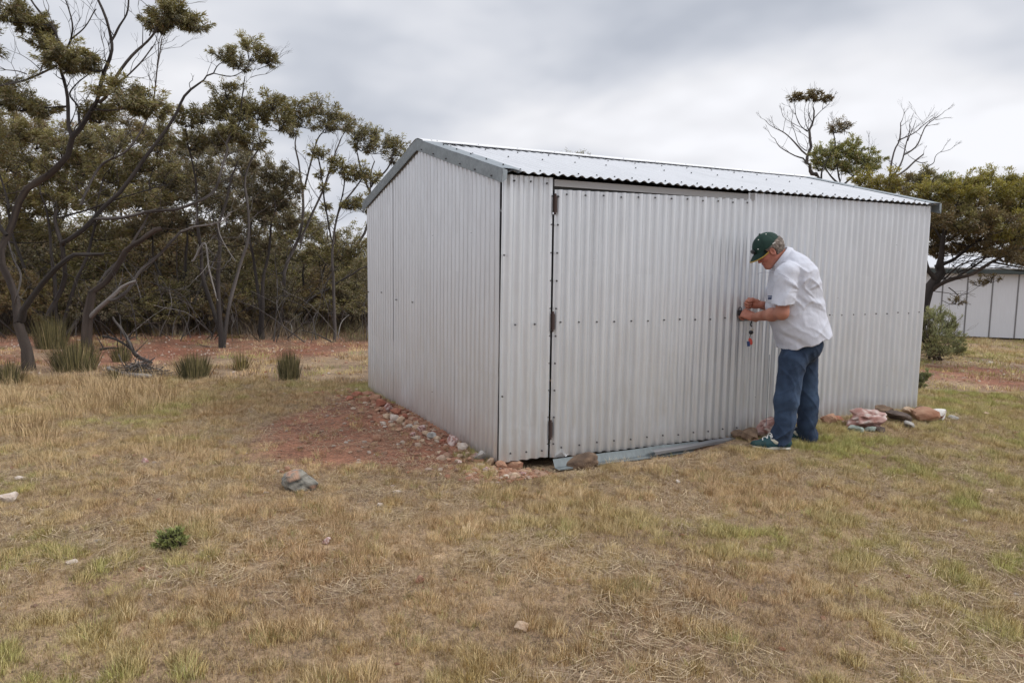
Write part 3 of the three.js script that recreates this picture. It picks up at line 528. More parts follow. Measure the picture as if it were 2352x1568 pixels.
// ---------------------------------------------------------------- trees and shrubs
const barkMat = new THREE.MeshStandardMaterial({ vertexColors: true, roughness: .95, metalness: 0, bumpMap: groundBump, bumpScale: .006 });
const leafMat = new THREE.MeshPhysicalMaterial({ vertexColors: true, roughness: .62, metalness: 0, side: THREE.DoubleSide, transmission: .34, thickness: 0 });
const BARK = { dark: [[.022, .018, .017], [.062, .052, .048]], grey: [[.055, .047, .044], [.135, .12, .115]], pale: [[.17, .155, .15], [.32, .30, .285]], brown: [[.038, .028, .024], [.095, .074, .062]] };
function tube(gb, pts, r0, r1, bark = 'dark', sides = 6, wob = .3, seg = 0) {
  const curve = pts.length > 2 ? new THREE.CatmullRomCurve3(pts, false, 'centripetal') : new THREE.LineCurve3(pts[0], pts[1]);
  const L = pts.reduce((s, p, i) => s + (i ? p.distanceTo(pts[i - 1]) : 0), 0), n = seg || Math.max(2, Math.min(40, Math.round(L / Math.max(.05, r0 * 4)))), nodes = [];
  const sd = rnd() * 50; let N = V(.3, .2, 1), prev = -1; const [ca, cb] = BARK[bark];
  for (let i = 0; i <= n; i++) {
    const t = i / n, p = curve.getPoint(t), T = curve.getTangent(t), r = lerp(r0, r1, Math.pow(t, .8)) * (1 + .12 * noise(t * L * 6, sd, 1)) * (i === 0 && r0 > .05 ? 1.15 : 1);
    if (i && i < n) { const w = wob * r0 * 2.2 * Math.min(1, L); p.x += w * noise(t * L * 2.2, sd, 3); p.y += w * noise(t * L * 2.2, sd, 5); p.z += w * noise(t * L * 2.2, sd, 7); }
    N.addScaledVector(T, -N.dot(T)).normalize(); const B = V(0, 0, 0).crossVectors(T, N), first = gb.p.length / 3;
    for (let k = 0; k < sides; k++) { const a = k / sides * 6.2832, nn = N.clone().multiplyScalar(Math.cos(a)).addScaledVector(B, Math.sin(a)); const q = clamp(.5 + .9 * noise(t * L * 3, k * .7, sd)); gb.v(p.clone().addScaledVector(nn, r), nn, mix3(ca, cb, q), k / sides * r * 6.28 * 3, t * L * 1.4); }
    if (prev >= 0) for (let k = 0; k < sides; k++) { const k2 = (k + 1) % sides; gb.i.push(prev + k, prev + k2, first + k2, prev + k, first + k2, first + k); }
    prev = first; nodes.push({ p, r, T });
  }
  return nodes;
}
const LEAF = { // dark, mid, light and odd leaf colours
  mallee: [[.088, .078, .029], [.226, .201, .061], [.415, .366, .110], [.329, .226, .134]],
  mulga: [[.081, .071, .037], [.183, .159, .068], [.317, .275, .107], [.329, .238, .159]],
  gold: [[.110, .099, .018], [.306, .269, .037], [.524, .459, .073], [.277, .175, .058]],
  rusty: [[.088, .067, .028], [.206, .155, .051], [.317, .262, .079], [.317, .190, .095]],
  green: [[.111, .127, .032], [.285, .301, .079], [.492, .484, .135], [.476, .349, .174]],
  sage: [[.17, .19, .085], [.33, .35, .15], [.48, .49, .22], [.40, .33, .2]],
  weed: [[.17, .19, .06], [.30, .34, .11], [.44, .47, .17], [.34, .33, .15]],
  sedge: [[.040, .036, .014], [.09, .08, .028], [.19, .155, .055], [.36, .27, .14]],
};
function leafAt(gb, p, dir, L, w, c) {
  const s = V(dir.y * .6 + rr(-.6, .6), rr(-.6, .6), -dir.x + rr(-.4, .4)).cross(dir).normalize(), n = s.clone().cross(dir).normalize();
  const m = p.clone().addScaledVector(dir, L * .45), k = gb.p.length / 3, tip = p.clone().addScaledVector(dir, L); tip.y -= L * .12;
  gb.v(p, n, c); gb.v(m.clone().addScaledVector(s, w), n, c); gb.v(tip, n, c); gb.v(m.addScaledVector(s, -w), n, c);
  gb.i.push(k, k + 1, k + 2, k, k + 2, k + 3);
}
const LUSH = 4.2; let SIDE = .3;
class Tree {
  constructor(name, label, base, category = 'tree', group) { this.o = thing(name, label, category, base, group); this.base = base; this.trunk = new GB(); this.twigs = new GB(); this.crown = new GB(); this.nodes = []; }
  limb(pts, r0, r1, bark = 'dark', sides = 7) {
    const n = tube(this.trunk, pts, r0 * .86, r1 * .86, bark, sides, .6); this.nodes.push(...n);
    for (const q of n) if (q.r < .045 && q.r > .006 && rnd() < SIDE) this.spray(q.p, q.T.clone().multiplyScalar(.6).add(V(gauss(), gauss() * .7 + .25, gauss())).normalize(), rr(.12, .34), Math.min(q.r * .45, .009), rnd() < .5 ? 2 : 1, bark, .6);
    return n;
  }
  // a clump of foliage: an ellipsoid whose upper part is leafy, held by twigs that rise from the nearest limb
  clump(c, rx, ry, { ...o } = {}) { this.grow(c, rx * 1.12, ry * 1.12, { ...o, rz: (o.rz ?? rx) * 1.12 }); }
  grow(c, rx, ry, { n: n0 = 450, leaf = 'mallee', L = .085, w = .008, twigs = 9, rz = rx, bark = 'dark', droop = .35, shell = .45, odd = .10, stem = .016, spread = 1, link = true } = {}) {
    let at0 = null, best = 1e9;
    if (link) for (const q of this.nodes) { const d = q.p.distanceTo(c) + Math.max(0, q.p.y - c.y + ry * .5) * 3; if (d < best && d > ry * .3) { best = d; at0 = q; } }
    const root = V(c.x, c.y - ry * .75, c.z);
    if (at0) {
      const a = at0.p, mid = a.clone().lerp(root, .5); mid.y -= .10 * a.distanceTo(root) * rr(-.2, 1); mid.x += .1 * a.distanceTo(root) * rr(-1, 1); mid.z += .1 * a.distanceTo(root) * rr(-1, 1);
      if (a.distanceTo(root) > .12) { const r = Math.min(at0.r * .75, stem + .006 * a.distanceTo(root)); this.nodes.push(...tube(this.trunk, [a, mid, root], r, r * .62, bark, 5, .4)); }
    }
    const pal = LEAF[leaf], n = n0 * LUSH, B = Math.max(4, Math.round(twigs * .62)), tufts = [], ryy = Math.max(ry, rx * .82) * 1.1;
    for (let k = 0; k < B; k++) {                                    // boughs fan out from the root, each ends in several twigs
      const a = k * 2.4 + rr(-.5, .5), q = Math.sqrt((k + rr(.2, .9)) / B), hgt = Math.sqrt(Math.max(0, 1 - q * q * .9)), x = rr(.8, 1.12);
      const e = V(c.x + Math.cos(a) * q * rx * x * .8, c.y + ryy * (hgt * rr(.15, .72) * x - q * .35), c.z + Math.sin(a) * q * rz * x * .8), m = root.clone().lerp(e, rr(.4, .6)); m.x += rr(-.18, .18) * rx; m.y -= rr(0, .14) * ryy; m.z += rr(-.18, .18) * rx;
      const bo = tube(this.twigs, [root, m, e], stem * .6, .004, bark, 3, .9, 6);
      for (let t = 0, T = 5 + Math.floor(rnd() * 5); t < T; t++) {
        const s = bo[2 + Math.floor(rnd() * 5)].p, o = V(e.x - c.x, (e.y - c.y) + ryy * .35, e.z - c.z).normalize(), f = s.clone().add(V(o.x * .35 + gauss() * .75, o.y * .5 + .25 + gauss() * .45, o.z * .35 + gauss() * .75).multiplyScalar(rx * rr(.18, .6)));
        tube(this.twigs, [s, s.clone().lerp(f, .5).add(V(gauss(), gauss() * .5, gauss()).multiplyScalar(rx * .04)), f], stem * .28, .0025, bark, 3, .5, 3); tufts.push([s, f, rr(.25, 1.3), rr(-.28, .28)]);
      }
    }
    const sum = tufts.reduce((s, t) => s + t[2], 0);
    for (const [s, f, wgt, tone] of tufts) {
      const per = Math.round(n * wgt / sum), cr = rx * (.065 + .085 * wgt) * spread;
      for (let j = 0; j < per; j++) {
        const b = s.clone().lerp(f, 1 - .75 * rnd() ** 2), p = V(b.x + gauss() * cr, b.y + gauss() * cr * .72, b.z + gauss() * cr);
        const out = V(p.x - c.x, (p.y - c.y) * 1.2 + ryy * .3, p.z - c.z).normalize(), dir = V(out.x * .6 + gauss() * .7, out.y * .7 + gauss() * .5 - droop + .25, out.z * .6 + gauss() * .7).normalize();
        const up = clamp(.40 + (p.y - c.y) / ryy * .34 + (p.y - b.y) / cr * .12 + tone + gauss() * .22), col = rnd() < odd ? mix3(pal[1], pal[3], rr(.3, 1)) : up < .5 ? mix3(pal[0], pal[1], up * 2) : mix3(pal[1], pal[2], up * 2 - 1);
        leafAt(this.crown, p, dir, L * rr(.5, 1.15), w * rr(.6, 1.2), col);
      }
    }
  }
  // bare forking twigs beyond the end of a limb
  spray(p, dir, L, r, depth, bark = 'dark', open = .5) {
    const e = p.clone().addScaledVector(dir, L), m = p.clone().lerp(e, .5).add(V(gauss(), gauss(), gauss()).multiplyScalar(L * .1));
    tube(depth > 1 ? this.trunk : this.twigs, [p, m, e], r, r * .6, bark, depth > 1 ? 5 : 3, .6, 4);
    if (depth > 0) for (let k = 0, n = rnd() < .5 ? 2 : 3; k < n; k++) { const d = dir.clone().add(V(gauss(), gauss() * .6 + .15, gauss()).multiplyScalar(open)).normalize(); this.spray(e, d, L * rr(.6, .85), r * .62, depth - 1, bark, open); }
    return e;
  }
  done() {
    if (this.trunk.i.length) part('trunk', this.trunk.geo(this.base), barkMat, this.o);
    if (this.twigs.i.length) part('twigs', this.twigs.geo(this.base), barkMat, this.o).userData.kind = 'stuff';
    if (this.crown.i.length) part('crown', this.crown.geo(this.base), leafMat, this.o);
    return this.o;
  }
}
SEED = 4242;
const path = (D, ...xy) => { const r = []; for (let i = 0; i < xy.length; i += 3) r.push(at(xy[i], xy[i + 1], D + xy[i + 2])); return r; };
// --- foreground mallee with several dark stems, its crown above the frame
{
  const b = ground(66, 850), D = depthOf(b), T = new Tree('mallee_tree', 'nearest many stemmed dark mallee tree at the left edge', b);
  const P = (...a) => path(D, ...a);
  T.limb([b.clone().add(V(0, -.08, 0)), ...P(58, 800, 0, 40, 742, 0)], .088, .066, 'brown', 9);
  T.limb(P(40, 742, 0, 22, 668, .1, 7, 605, .2, 14, 540, .3, 45, 460, .3, 92, 415, .3, 136, 372, .2, 165, 315, .2), .058, .040, 'brown', 8);
  T.limb(P(165, 315, .2, 206, 266, .2, 228, 232, .2, 236, 176, .2, 257, 118, .1, 256, 86, .1, 243, 42, 0, 220, -10, 0), .036, .016);
  T.limb(P(256, 92, .1, 272, 62, .1, 292, 30, .1, 296, -20, .1), .018, .01);
  T.limb(P(228, 235, .2, 257, 184, 0, 300, 125, -.1, 342, 82, -.2, 372, 40, -.2, 385, 10, -.2), .026, .012, 'grey');
  T.limb(P(257, 184, 0, 268, 190, 0, 318, 150, .1, 350, 108, .2), .016, .009, 'grey');
  T.limb(P(165, 315, .2, 152, 240, .3, 143, 178, .3, 137, 142, .3, 130, 75, .3, 95, 25, .3, 60, -20, .3), .032, .013);
  T.limb(P(185, 290, .2, 180, 245, .4, 160, 215, .5, 175, 190, .5, 215, 160, .5), .018, .008);
  T.limb(P(137, 142, .3, 160, 92, .2, 165, 55, .2, 150, 0, .2), .018, .009);
  T.limb(P(160, 92, .2, 195, 62, .2, 220, 20, .2), .012, .007);
  T.limb(P(48, 735, 0, 62, 695, -.1, 105, 640, -.2, 158, 600, -.3, 184, 582, -.3, 238, 584, -.2), .052, .022, 'dark', 8);
  T.limb(P(12, 545, .3, 28, 595, .2, 46, 635, 0, 40, 680, -.1, 32, 700, 0), .016, .010, 'grey');
  T.limb(P(-60, 470, .3, -5, 510, .2, 14, 540, .2), .03, .026); T.limb(P(20, 480, .3, 5, 420, .4, -20, 350, .4), .018, .01);
  T.limb(P(-60, 205, 0, 20, 192, .2, 70, 178, .4, 130, 150, .3), .010, .016, 'grey');
  for (const [x, y, rx, ry, z, n] of [[20, 20, 52, 34, 0, 700], [78, 52, 44, 34, .3, 650], [150, 128, 60, 40, .1, 1000], [110, 100, 40, 26, .4, 420], [205, 140, 34, 26, 0, 420], [395, 28, 52, 38, -.2, 900], [440, 50, 32, 24, -.2, 380], [360, 50, 34, 28, .1, 380],
    [45, 228, 52, 32, .4, 700], [12, 200, 40, 26, .5, 300], [290, 222, 70, 30, 0, 850], [340, 240, 46, 34, 0, 620], [225, 258, 44, 30, .4, 480], [95, 250, 40, 26, .3, 380], [-60, 90, 70, 50, 0, 700], [-90, 240, 80, 60, 0, 700], [-30, 330, 60, 46, .3, 500]])
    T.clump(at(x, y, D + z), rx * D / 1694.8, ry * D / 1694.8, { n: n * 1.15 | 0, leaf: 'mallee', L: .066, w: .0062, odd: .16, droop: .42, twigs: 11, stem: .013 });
  for (const [x, y, dx, dy] of [[236, 176, .1, 1], [342, 82, .5, 1], [130, 75, -.4, 1], [360, 150, .1, 1], [60, 170, -1, .2]]) T.spray(at(x, y, D + .1), RGT.clone().multiplyScalar(dx).add(V(0, dy, 0)).normalize(), .26, .008, 3, 'grey', .55);
  T.done();
}
// --- the leaning mallee whose long limb reaches a tuft of leaves high at the centre left
{
  const b = ground(196, 800), D = depthOf(b), T = new Tree('mallee_tree', 'leaning mallee with one long dark limb rising to a lone high leaf tuft', b), P = (...a) => path(D, ...a);
  T.limb([b.clone().add(V(0, -.1, 0)), ...P(191, 770, 0, 197, 726, 0, 210, 671, 0)], .095, .075, 'brown', 9);
  T.limb(P(210, 671, 0, 257, 618, 0, 287, 566, -.1, 330, 545, -.1, 372, 524, -.1), .052, .046, 'brown', 8);
  T.limb(P(194, 740, 0, 216, 716, -.1, 250, 686, -.2, 280, 655, -.2, 313, 645, -.2), .05, .022, 'pale', 7);
  T.limb(P(250, 690, -.2, 285, 672, -.1, 320, 628, 0, 355, 597, .1, 415, 531, .1), .032, .022, 'grey', 7);
  T.limb(P(415, 531, .1, 440, 521, .1, 474, 518, .1, 508, 510, 0, 522, 498, 0, 530, 486, 0), .021, .010, 'pale', 6);
  T.limb(P(500, 513, 0, 505, 540, 0, 520, 570, 0, 540, 600, 0), .012, .008, 'pale', 5);
  T.limb(P(110, 726, .3, 129, 682, .3, 154, 623, .2, 148, 572, .1, 126, 512, .1, 130, 480, .1), .05, .03, 'dark', 7);
  T.limb(P(145, 560, .1, 156, 548, 0, 206, 508, 0, 218, 488, 0, 272, 437, 0, 323, 371, 0, 346, 345, 0, 384, 292, 0, 405, 255, 0, 419, 220, 0, 441, 195, 0, 468, 180, 0, 490, 168, 0), .052, .013, 'dark', 8);
  T.limb(P(206, 508, 0, 230, 500, 0, 294, 496, -.1, 353, 488, -.1, 414, 479, -.1, 467, 455, -.1, 495, 430, 0, 508, 404, 0, 515, 360, .1, 519, 330, .1), .034, .020, 'grey', 7);
  T.limb(P(519, 330, .1, 530, 300, .1, 522, 260, .2, 512, 220, .2), .018, .009, 'grey'); T.limb(P(519, 330, .1, 550, 285, .2, 557, 220, .2, 562, 175, .1), .018, .008);
  T.limb(P(130, 500, .1, 180, 485, .2, 240, 470, .2, 300, 445, .2, 380, 425, .3), .020, .010); T.limb(P(185, 470, .1, 230, 380, .2, 290, 345, .1, 335, 275, .1, 352, 220, .1, 360, 147, 0, 372, 85, 0), .024, .010, 'grey');
  T.limb(P(490, 168, 0, 500, 150, 0, 515, 140, 0), .011, .007); T.limb(P(490, 168, 0, 530, 175, .1, 560, 160, .1, 575, 140, .1), .010, .006);
  for (const [x, y, rx, ry, z, n] of [[515, 126, 24, 18, 0, 260], [572, 118, 42, 26, .1, 560], [612, 128, 24, 22, .1, 300], [545, 145, 30, 16, .1, 200], [520, 205, 40, 20, .2, 340], [370, 300, 30, 40, .2, 320], [545, 250, 40, 30, .3, 360]])
    T.clump(at(x, y, D + z), rx * D / 1694.8, ry * D / 1694.8, { n, leaf: 'mallee', L: .066, w: .0062, twigs: 9, odd: .12 });
  for (const [x, y, dx, dy] of [[560, 160, .8, .6], [590, 160, 1, .35], [575, 178, .9, .2], [345, 220, 0, 1], [362, 150, .3, 1]]) T.spray(at(x, y, D + .1), RGT.clone().multiplyScalar(dx).add(V(0, dy, 0)).normalize(), .24, .006, 3, 'grey', .5);
  T.done();
}
// --- trees behind: [label, base X, base Y, stems, clumps, leaf, options]
function scrubTree(label, X, Y, D, stems, clumps, { leaf = 'mallee', L = .075, w = .0078, r = .05, bark = 'dark', odd = .12, dens = 1, name = 'mallee_tree', droop = .3, shell = .45, spread = 1 } = {}) {
  const b = at(X, Y, D); b.y = terr(b.x, b.z) - .05; const T = new Tree(name, label, b);
  for (const s of stems) { const p = path(D, ...s.pts); if (s.base !== 0) p.unshift(b.clone().add(V(rr(-.06, .06), 0, rr(-.06, .06)))); T.limb(p, (s.r ?? r), (s.e ?? .014), s.bark ?? bark, 6); }
  for (const [x, y, rx, ry, z = 0] of clumps) T.clump(at(x, y, D + z), rx * D / 1694.8, ry * D / 1694.8, { n: Math.round(rx * ry * .30 * dens), leaf, L, w, twigs: 9, odd, droop, stem: .013, shell, spread });
  return T;
}
scrubTree('mallee with a broad olive crown just right of the lone leaf tuft', 505, 745, 11.8, [{ pts: [500, 650, 0, 505, 560, 0, 520, 450, 0, 545, 370, 0], r: .05 }, { pts: [470, 640, .3, 455, 520, .3, 450, 420, .3, 430, 330, .2], r: .045 }, { pts: [545, 620, .2, 575, 520, .2, 560, 400, .2, 600, 330, .2], r: .04, bark: 'grey' }, { pts: [440, 600, .2, 470, 560, .2, 480, 620, 0, 500, 690, 0], r: .018, bark: 'pale', base: 0 }],
  [[425, 268, 30, 28], [462, 262, 36, 26, .2], [505, 250, 44, 32], [548, 285, 44, 40, -.1], [590, 250, 38, 30, .1], [625, 232, 30, 24], [640, 275, 36, 30, .3], [575, 320, 38, 30, .2], [500, 310, 40, 30, .4], [440, 320, 34, 30, .3], [560, 240, 34, 24, .4]], {}).done();
scrubTree('mallee with a flat crown spreading over thin pale stems', 640, 738, 14.2, [{ pts: [655, 640, 0, 690, 520, 0, 697, 440, 0, 690, 380, 0, 680, 310, 0], r: .05, bark: 'grey' }, { pts: [690, 560, 0, 730, 460, 0, 760, 380, 0, 782, 320, 0], r: .032, bark: 'grey', base: 0 }, { pts: [700, 430, 0, 715, 370, 0, 735, 310, 0], r: .022, base: 0 }, { pts: [700, 700, .2, 770, 650, .2, 850, 610, .2], r: .05, bark: 'grey' }],
  [[652, 240, 34, 24], [690, 250, 38, 26, .2], [726, 242, 36, 22], [762, 258, 36, 26, .1], [792, 280, 32, 24], [700, 275, 36, 22, .3], [745, 290, 34, 18, .2], [665, 290, 30, 26, .3]], { odd: .2 }).done();
scrubTree('mallee crown that touches the left slope of the shed roof', 700, 735, 15.5, [{ pts: [730, 690, 0, 790, 600, 0, 838, 520, 0, 850, 440, 0, 860, 370, 0], r: .055, bark: 'grey' }, { pts: [850, 440, 0, 830, 390, 0, 820, 350, 0], r: .03, base: 0 }, { pts: [852, 430, 0, 890, 380, 0, 905, 340, 0], r: .025, base: 0 }],
  [[815, 300, 34, 24], [850, 305, 34, 26, .1], [885, 320, 32, 24], [915, 338, 26, 24, .1], [935, 355, 18, 20], [860, 335, 34, 22, .3], [830, 330, 28, 20, .2], [905, 365, 24, 16, .2]], {}).done();
scrubTree('thin slanting tree with small separate leaf pads in the sky gap', 762, 738, 13.0, [{ pts: [765, 640, 0, 762, 560, 0, 770, 510, 0, 800, 450, 0, 840, 400, 0], r: .032, bark: 'grey' }, { pts: [764, 555, 0, 745, 470, 0, 738, 400, 0, 730, 360, 0], r: .016, base: 0 }, { pts: [770, 510, 0, 790, 430, 0, 792, 390, 0], r: .014, base: 0 }, { pts: [748, 480, 0, 715, 430, 0, 700, 390, 0], r: .008, e: .004, base: 0 }],
  [[718, 350, 18, 8], [738, 358, 24, 10], [735, 400, 12, 9], [742, 430, 13, 9], [748, 474, 13, 10], [782, 385, 26, 16], [805, 400, 24, 16], [830, 395, 30, 14], [855, 410, 24, 14], [800, 465, 22, 18], [835, 470, 26, 22, .2], [770, 370, 20, 10]], { dens: 1.1, leaf: 'mallee', L: .08, w: .009 }).done();
scrubTree('dark round crowned mallee left of the sky gap', 600, 742, 13.2, [{ pts: [610, 650, 0, 625, 540, 0, 630, 460, 0], r: .05 }, { pts: [585, 640, .2, 570, 540, .2, 590, 460, .2], r: .04 }],
  [[610, 385, 40, 36], [645, 400, 38, 36, .1], [585, 430, 44, 40], [640, 455, 44, 38, .2], [675, 430, 28, 30, .1], [600, 480, 46, 34, .2], [655, 500, 38, 30], [560, 380, 30, 30, .2]], { leaf: 'mulga', odd: .18, dens: 1.15 }).done();
scrubTree('flowering shrub with pale seed heads under the sky gap', 700, 740, 15.0, [{ pts: [700, 650, 0, 690, 590, 0], r: .04 }, { pts: [730, 660, 0, 750, 600, 0], r: .03 }],
  [[650, 530, 44, 34], [700, 520, 46, 34, .1], [745, 535, 40, 32], [680, 570, 50, 36, -.2], [735, 580, 44, 36, -.2], [780, 575, 34, 30], [815, 560, 34, 36], [800, 610, 40, 36]], { leaf: 'mallee', odd: .22, dens: 1.0, name: 'shrub' }).done();
scrubTree('dark mallee behind the stems of the nearest tree', 140, 760, 13.0, [{ pts: [130, 650, 0, 110, 520, 0, 90, 420, 0], r: .06 }, { pts: [180, 640, 0, 220, 500, 0, 240, 400, 0], r: .05 }, { pts: [60, 640, .2, 20, 500, .2, 10, 400, .2], r: .05 }, { pts: [240, 640, .3, 300, 560, .3, 340, 470, .3, 350, 390, .3], r: .045, bark: 'grey' }],
  [[60, 470, 60, 44, .6], [170, 420, 60, 44, .6], [280, 420, 60, 44, .6], [350, 440, 54, 42, .6], [0, 520, 70, 44, .6], [120, 520, 60, 40, .7], [240, 520, 60, 40, .7], [20, 290, 56, 40], [80, 310, 50, 40, .2], [140, 330, 48, 42], [30, 360, 60, 44, .3], [95, 390, 54, 42, .1], [205, 310, 44, 38, .2], [265, 320, 46, 40], [190, 370, 50, 40, .3], [250, 385, 52, 42, .1], [320, 360, 48, 42, .2], [360, 320, 40, 36], [375, 390, 44, 40, .3], [40, 440, 60, 44, .2], [130, 460, 56, 42, .3], [220, 460, 56, 42, .2], [310, 450, 54, 42], [-50, 400, 60, 60, .2], [-60, 280, 60, 50, .1]], { leaf: 'mallee', odd: .2, dens: .9 }).done();
scrubTree('dense dark scrub tree in the middle of the left scrub', 420, 752, 14.0, [{ pts: [425, 650, 0, 430, 560, 0, 420, 480, 0], r: .05 }, { pts: [460, 660, .1, 500, 580, .1, 520, 500, .1], r: .04, bark: 'grey' }, { pts: [380, 660, .2, 350, 580, .2, 350, 510, .2], r: .04 }],
  [[430, 330, 46, 36, .5], [480, 330, 44, 36, .5], [530, 350, 40, 34, .5], [390, 400, 46, 40, .6], [580, 500, 46, 40, .5], [420, 385, 44, 40], [470, 375, 44, 40, .2], [520, 400, 44, 40], [400, 440, 50, 40, .2], [455, 440, 50, 42], [510, 460, 50, 40, .1], [555, 470, 42, 40, .3], [380, 500, 52, 40], [440, 510, 52, 40, .2], [505, 520, 50, 38, .2], [560, 530, 46, 38], [330, 520, 48, 36, .2], [610, 560, 44, 36, .2]], { leaf: 'mulga', odd: .25, dens: .85 }).done();
scrubTree('tall dark mallee filling the background at the far left', 60, 740, 17.0, [{ pts: [60, 600, 0, 50, 480, 0, 60, 380, 0], r: .07 }, { pts: [120, 600, 0, 150, 460, 0, 160, 380, 0], r: .06 }],
  [[-40, 330, 70, 50], [20, 300, 60, 46], [80, 290, 56, 44, .3], [140, 300, 56, 44], [0, 380, 70, 46, .3], [70, 370, 60, 46], [140, 370, 60, 46, .3], [190, 340, 50, 40], [30, 440, 70, 44], [110, 440, 66, 44, .3], [190, 420, 60, 42]], { leaf: 'rusty', odd: .2, dens: .8, L: .09, w: .010 }).done();
scrubTree('brownish mallee in the background behind the leaning mallee', 290, 740, 17.5, [{ pts: [290, 600, 0, 280, 480, 0, 270, 380, 0], r: .06 }, { pts: [330, 600, 0, 350, 480, 0, 360, 400, 0], r: .05 }],
  [[240, 300, 50, 42], [290, 290, 54, 42, .3], [340, 300, 50, 42], [230, 370, 56, 44, .3], [290, 365, 60, 46], [350, 370, 56, 44, .3], [390, 340, 44, 38], [260, 440, 64, 44], [340, 440, 60, 44, .3], [400, 420, 50, 40]], { leaf: 'rusty', odd: .2, dens: .8, L: .09, w: .010 }).done();
scrubTree('olive mallee in the background left of the flat crowned one', 540, 740, 18.0, [{ pts: [540, 600, 0, 530, 480, 0, 530, 400, 0], r: .06 }, { pts: [580, 600, 0, 610, 500, 0, 620, 440, 0], r: .05 }],
  [[450, 330, 44, 40], [500, 320, 46, 40, .3], [550, 340, 46, 40], [450, 410, 54, 42, .3], [510, 400, 54, 42], [570, 410, 50, 40, .3], [620, 430, 44, 40], [480, 470, 60, 40], [560, 470, 56, 40, .3], [640, 480, 50, 38], [690, 500, 44, 34, .3]], { leaf: 'mulga', odd: .2, dens: .8, L: .09, w: .010 }).done();
// --- right side: golden crowned leaning tree, partly behind the shed
{
  const D = 12.6, b = at(2085, 800, D); b.y = terr(b.x, b.z) - .05; const T = new Tree('golden_tree', 'broad leaning tree with a golden olive crown behind the right end of the shed', b), P = (...a) => path(D, ...a);
  T.limb([b, ...P(2105, 735, 0, 2130, 680, 0, 2152, 640, 0, 2158, 610, 0)], .13, .085, 'dark', 9);
  T.limb(P(2140, 668, 0, 2165, 655, -.1, 2195, 640, -.1, 2230, 630, -.2, 2275, 605, -.2, 2330, 575, -.2, 2400, 540, -.2), .05, .02, 'brown');
  T.limb(P(2195, 640, -.1, 2240, 610, 0, 2280, 585, 0, 2330, 545, .1), .026, .012); T.limb(P(2158, 612, 0, 2195, 590, .2, 2240, 560, .2, 2290, 520, .3), .042, .016);
  T.limb(P(2158, 615, 0, 2168, 560, 0, 2175, 500, 0, 2190, 450, 0), .06, .02); T.limb(P(2150, 640, 0, 2125, 600, -.1, 2115, 560, -.1, 2085, 500, 0), .05, .016);
  T.limb(P(2168, 560, 0, 2140, 510, .2, 2110, 470, .2), .03, .012); T.limb(P(2175, 520, 0, 2220, 480, .3, 2260, 440, .3), .03, .012); T.limb(P(2170, 640, 0, 2205, 610, -.3, 2250, 595, -.4, 2310, 590, -.5), .018, .008);
  T.limb(P(2180, 660, 0, 2195, 672, 0, 2205, 685, 0, 2190, 700, 0, 2165, 690, 0), .010, .005);
  for (const [x, y, rx, ry, z, lf] of [[1985, 415, 34, 20, .2, 'gold'], [2030, 425, 42, 26, 0, 'gold'], [2080, 420, 40, 26, .3, 'rusty'], [2125, 410, 38, 28, 0, 'mallee'], [2170, 415, 36, 28, .2, 'green'], [2215, 425, 38, 30, 0, 'gold'], [2265, 420, 44, 30, .1, 'gold'], [2315, 415, 44, 28, 0, 'gold'], [2370, 430, 44, 34, .1, 'gold'],
    [2060, 460, 48, 30, .2, 'rusty'], [2120, 460, 46, 32, -.1, 'gold'], [2180, 470, 46, 34, .2, 'gold'], [2240, 475, 48, 36, -.2, 'rusty'], [2300, 470, 48, 36, .1, 'gold'], [2355, 485, 46, 38, 0, 'rusty'], [2120, 510, 48, 32, .3, 'rusty'], [2180, 525, 48, 32, .3, 'rusty'], [2240, 530, 50, 34, .2, 'rusty'], [2300, 530, 52, 36, 0, 'rusty'], [2365, 540, 50, 40, .1, 'rusty'], [2200, 560, 44, 26, .5, 'rusty'], [2270, 570, 46, 26, .3, 'rusty'], [2340, 580, 44, 26, .1, 'rusty'], [2420, 470, 60, 50, .2, 'gold'], [2430, 560, 56, 44, .2, 'rusty'], [2010, 450, 40, 24, .4, 'gold'],
    [2155, 570, 36, 26, .5, 'rusty'], [2140, 545, 30, 30, .2, 'rusty'], [2145, 435, 40, 30, -.4, 'gold'], [2285, 440, 46, 32, -.4, 'gold'], [2345, 450, 44, 32, -.4, 'gold'], [2200, 445, 42, 30, -.4, 'gold'], [2150, 490, 46, 34, -.5, 'rusty'], [2270, 505, 52, 36, -.6, 'rusty'], [2330, 520, 50, 36, -.6, 'gold'], [2310, 575, 50, 28, -.5, 'rusty'], [2370, 590, 46, 30, -.3, 'rusty'], [2210, 505, 46, 34, -.5, 'mallee']])
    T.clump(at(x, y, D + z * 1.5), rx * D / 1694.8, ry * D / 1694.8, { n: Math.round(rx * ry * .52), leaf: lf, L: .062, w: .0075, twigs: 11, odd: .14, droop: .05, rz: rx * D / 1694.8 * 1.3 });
  for (const [x, y] of [[2160, 640], [2200, 625], [2230, 610], [2260, 590], [2180, 600]]) for (let k = 0; k < 3; k++) T.spray(at(x, y, D), RGT.clone().multiplyScalar(rr(.4, 1)).add(V(0, rr(-.1, .7), rr(-.3, .3))).normalize(), rr(.2, .4), .008, 3, 'dark', .4);
  for (const [x, y] of [[2250, 648], [2195, 690], [2280, 640]]) T.clump(at(x, y, D - .1), .12, .08, { n: 60, leaf: 'rusty', L: .06, w: .006, twigs: 5, link: true, stem: .008 });
  T.done();
}
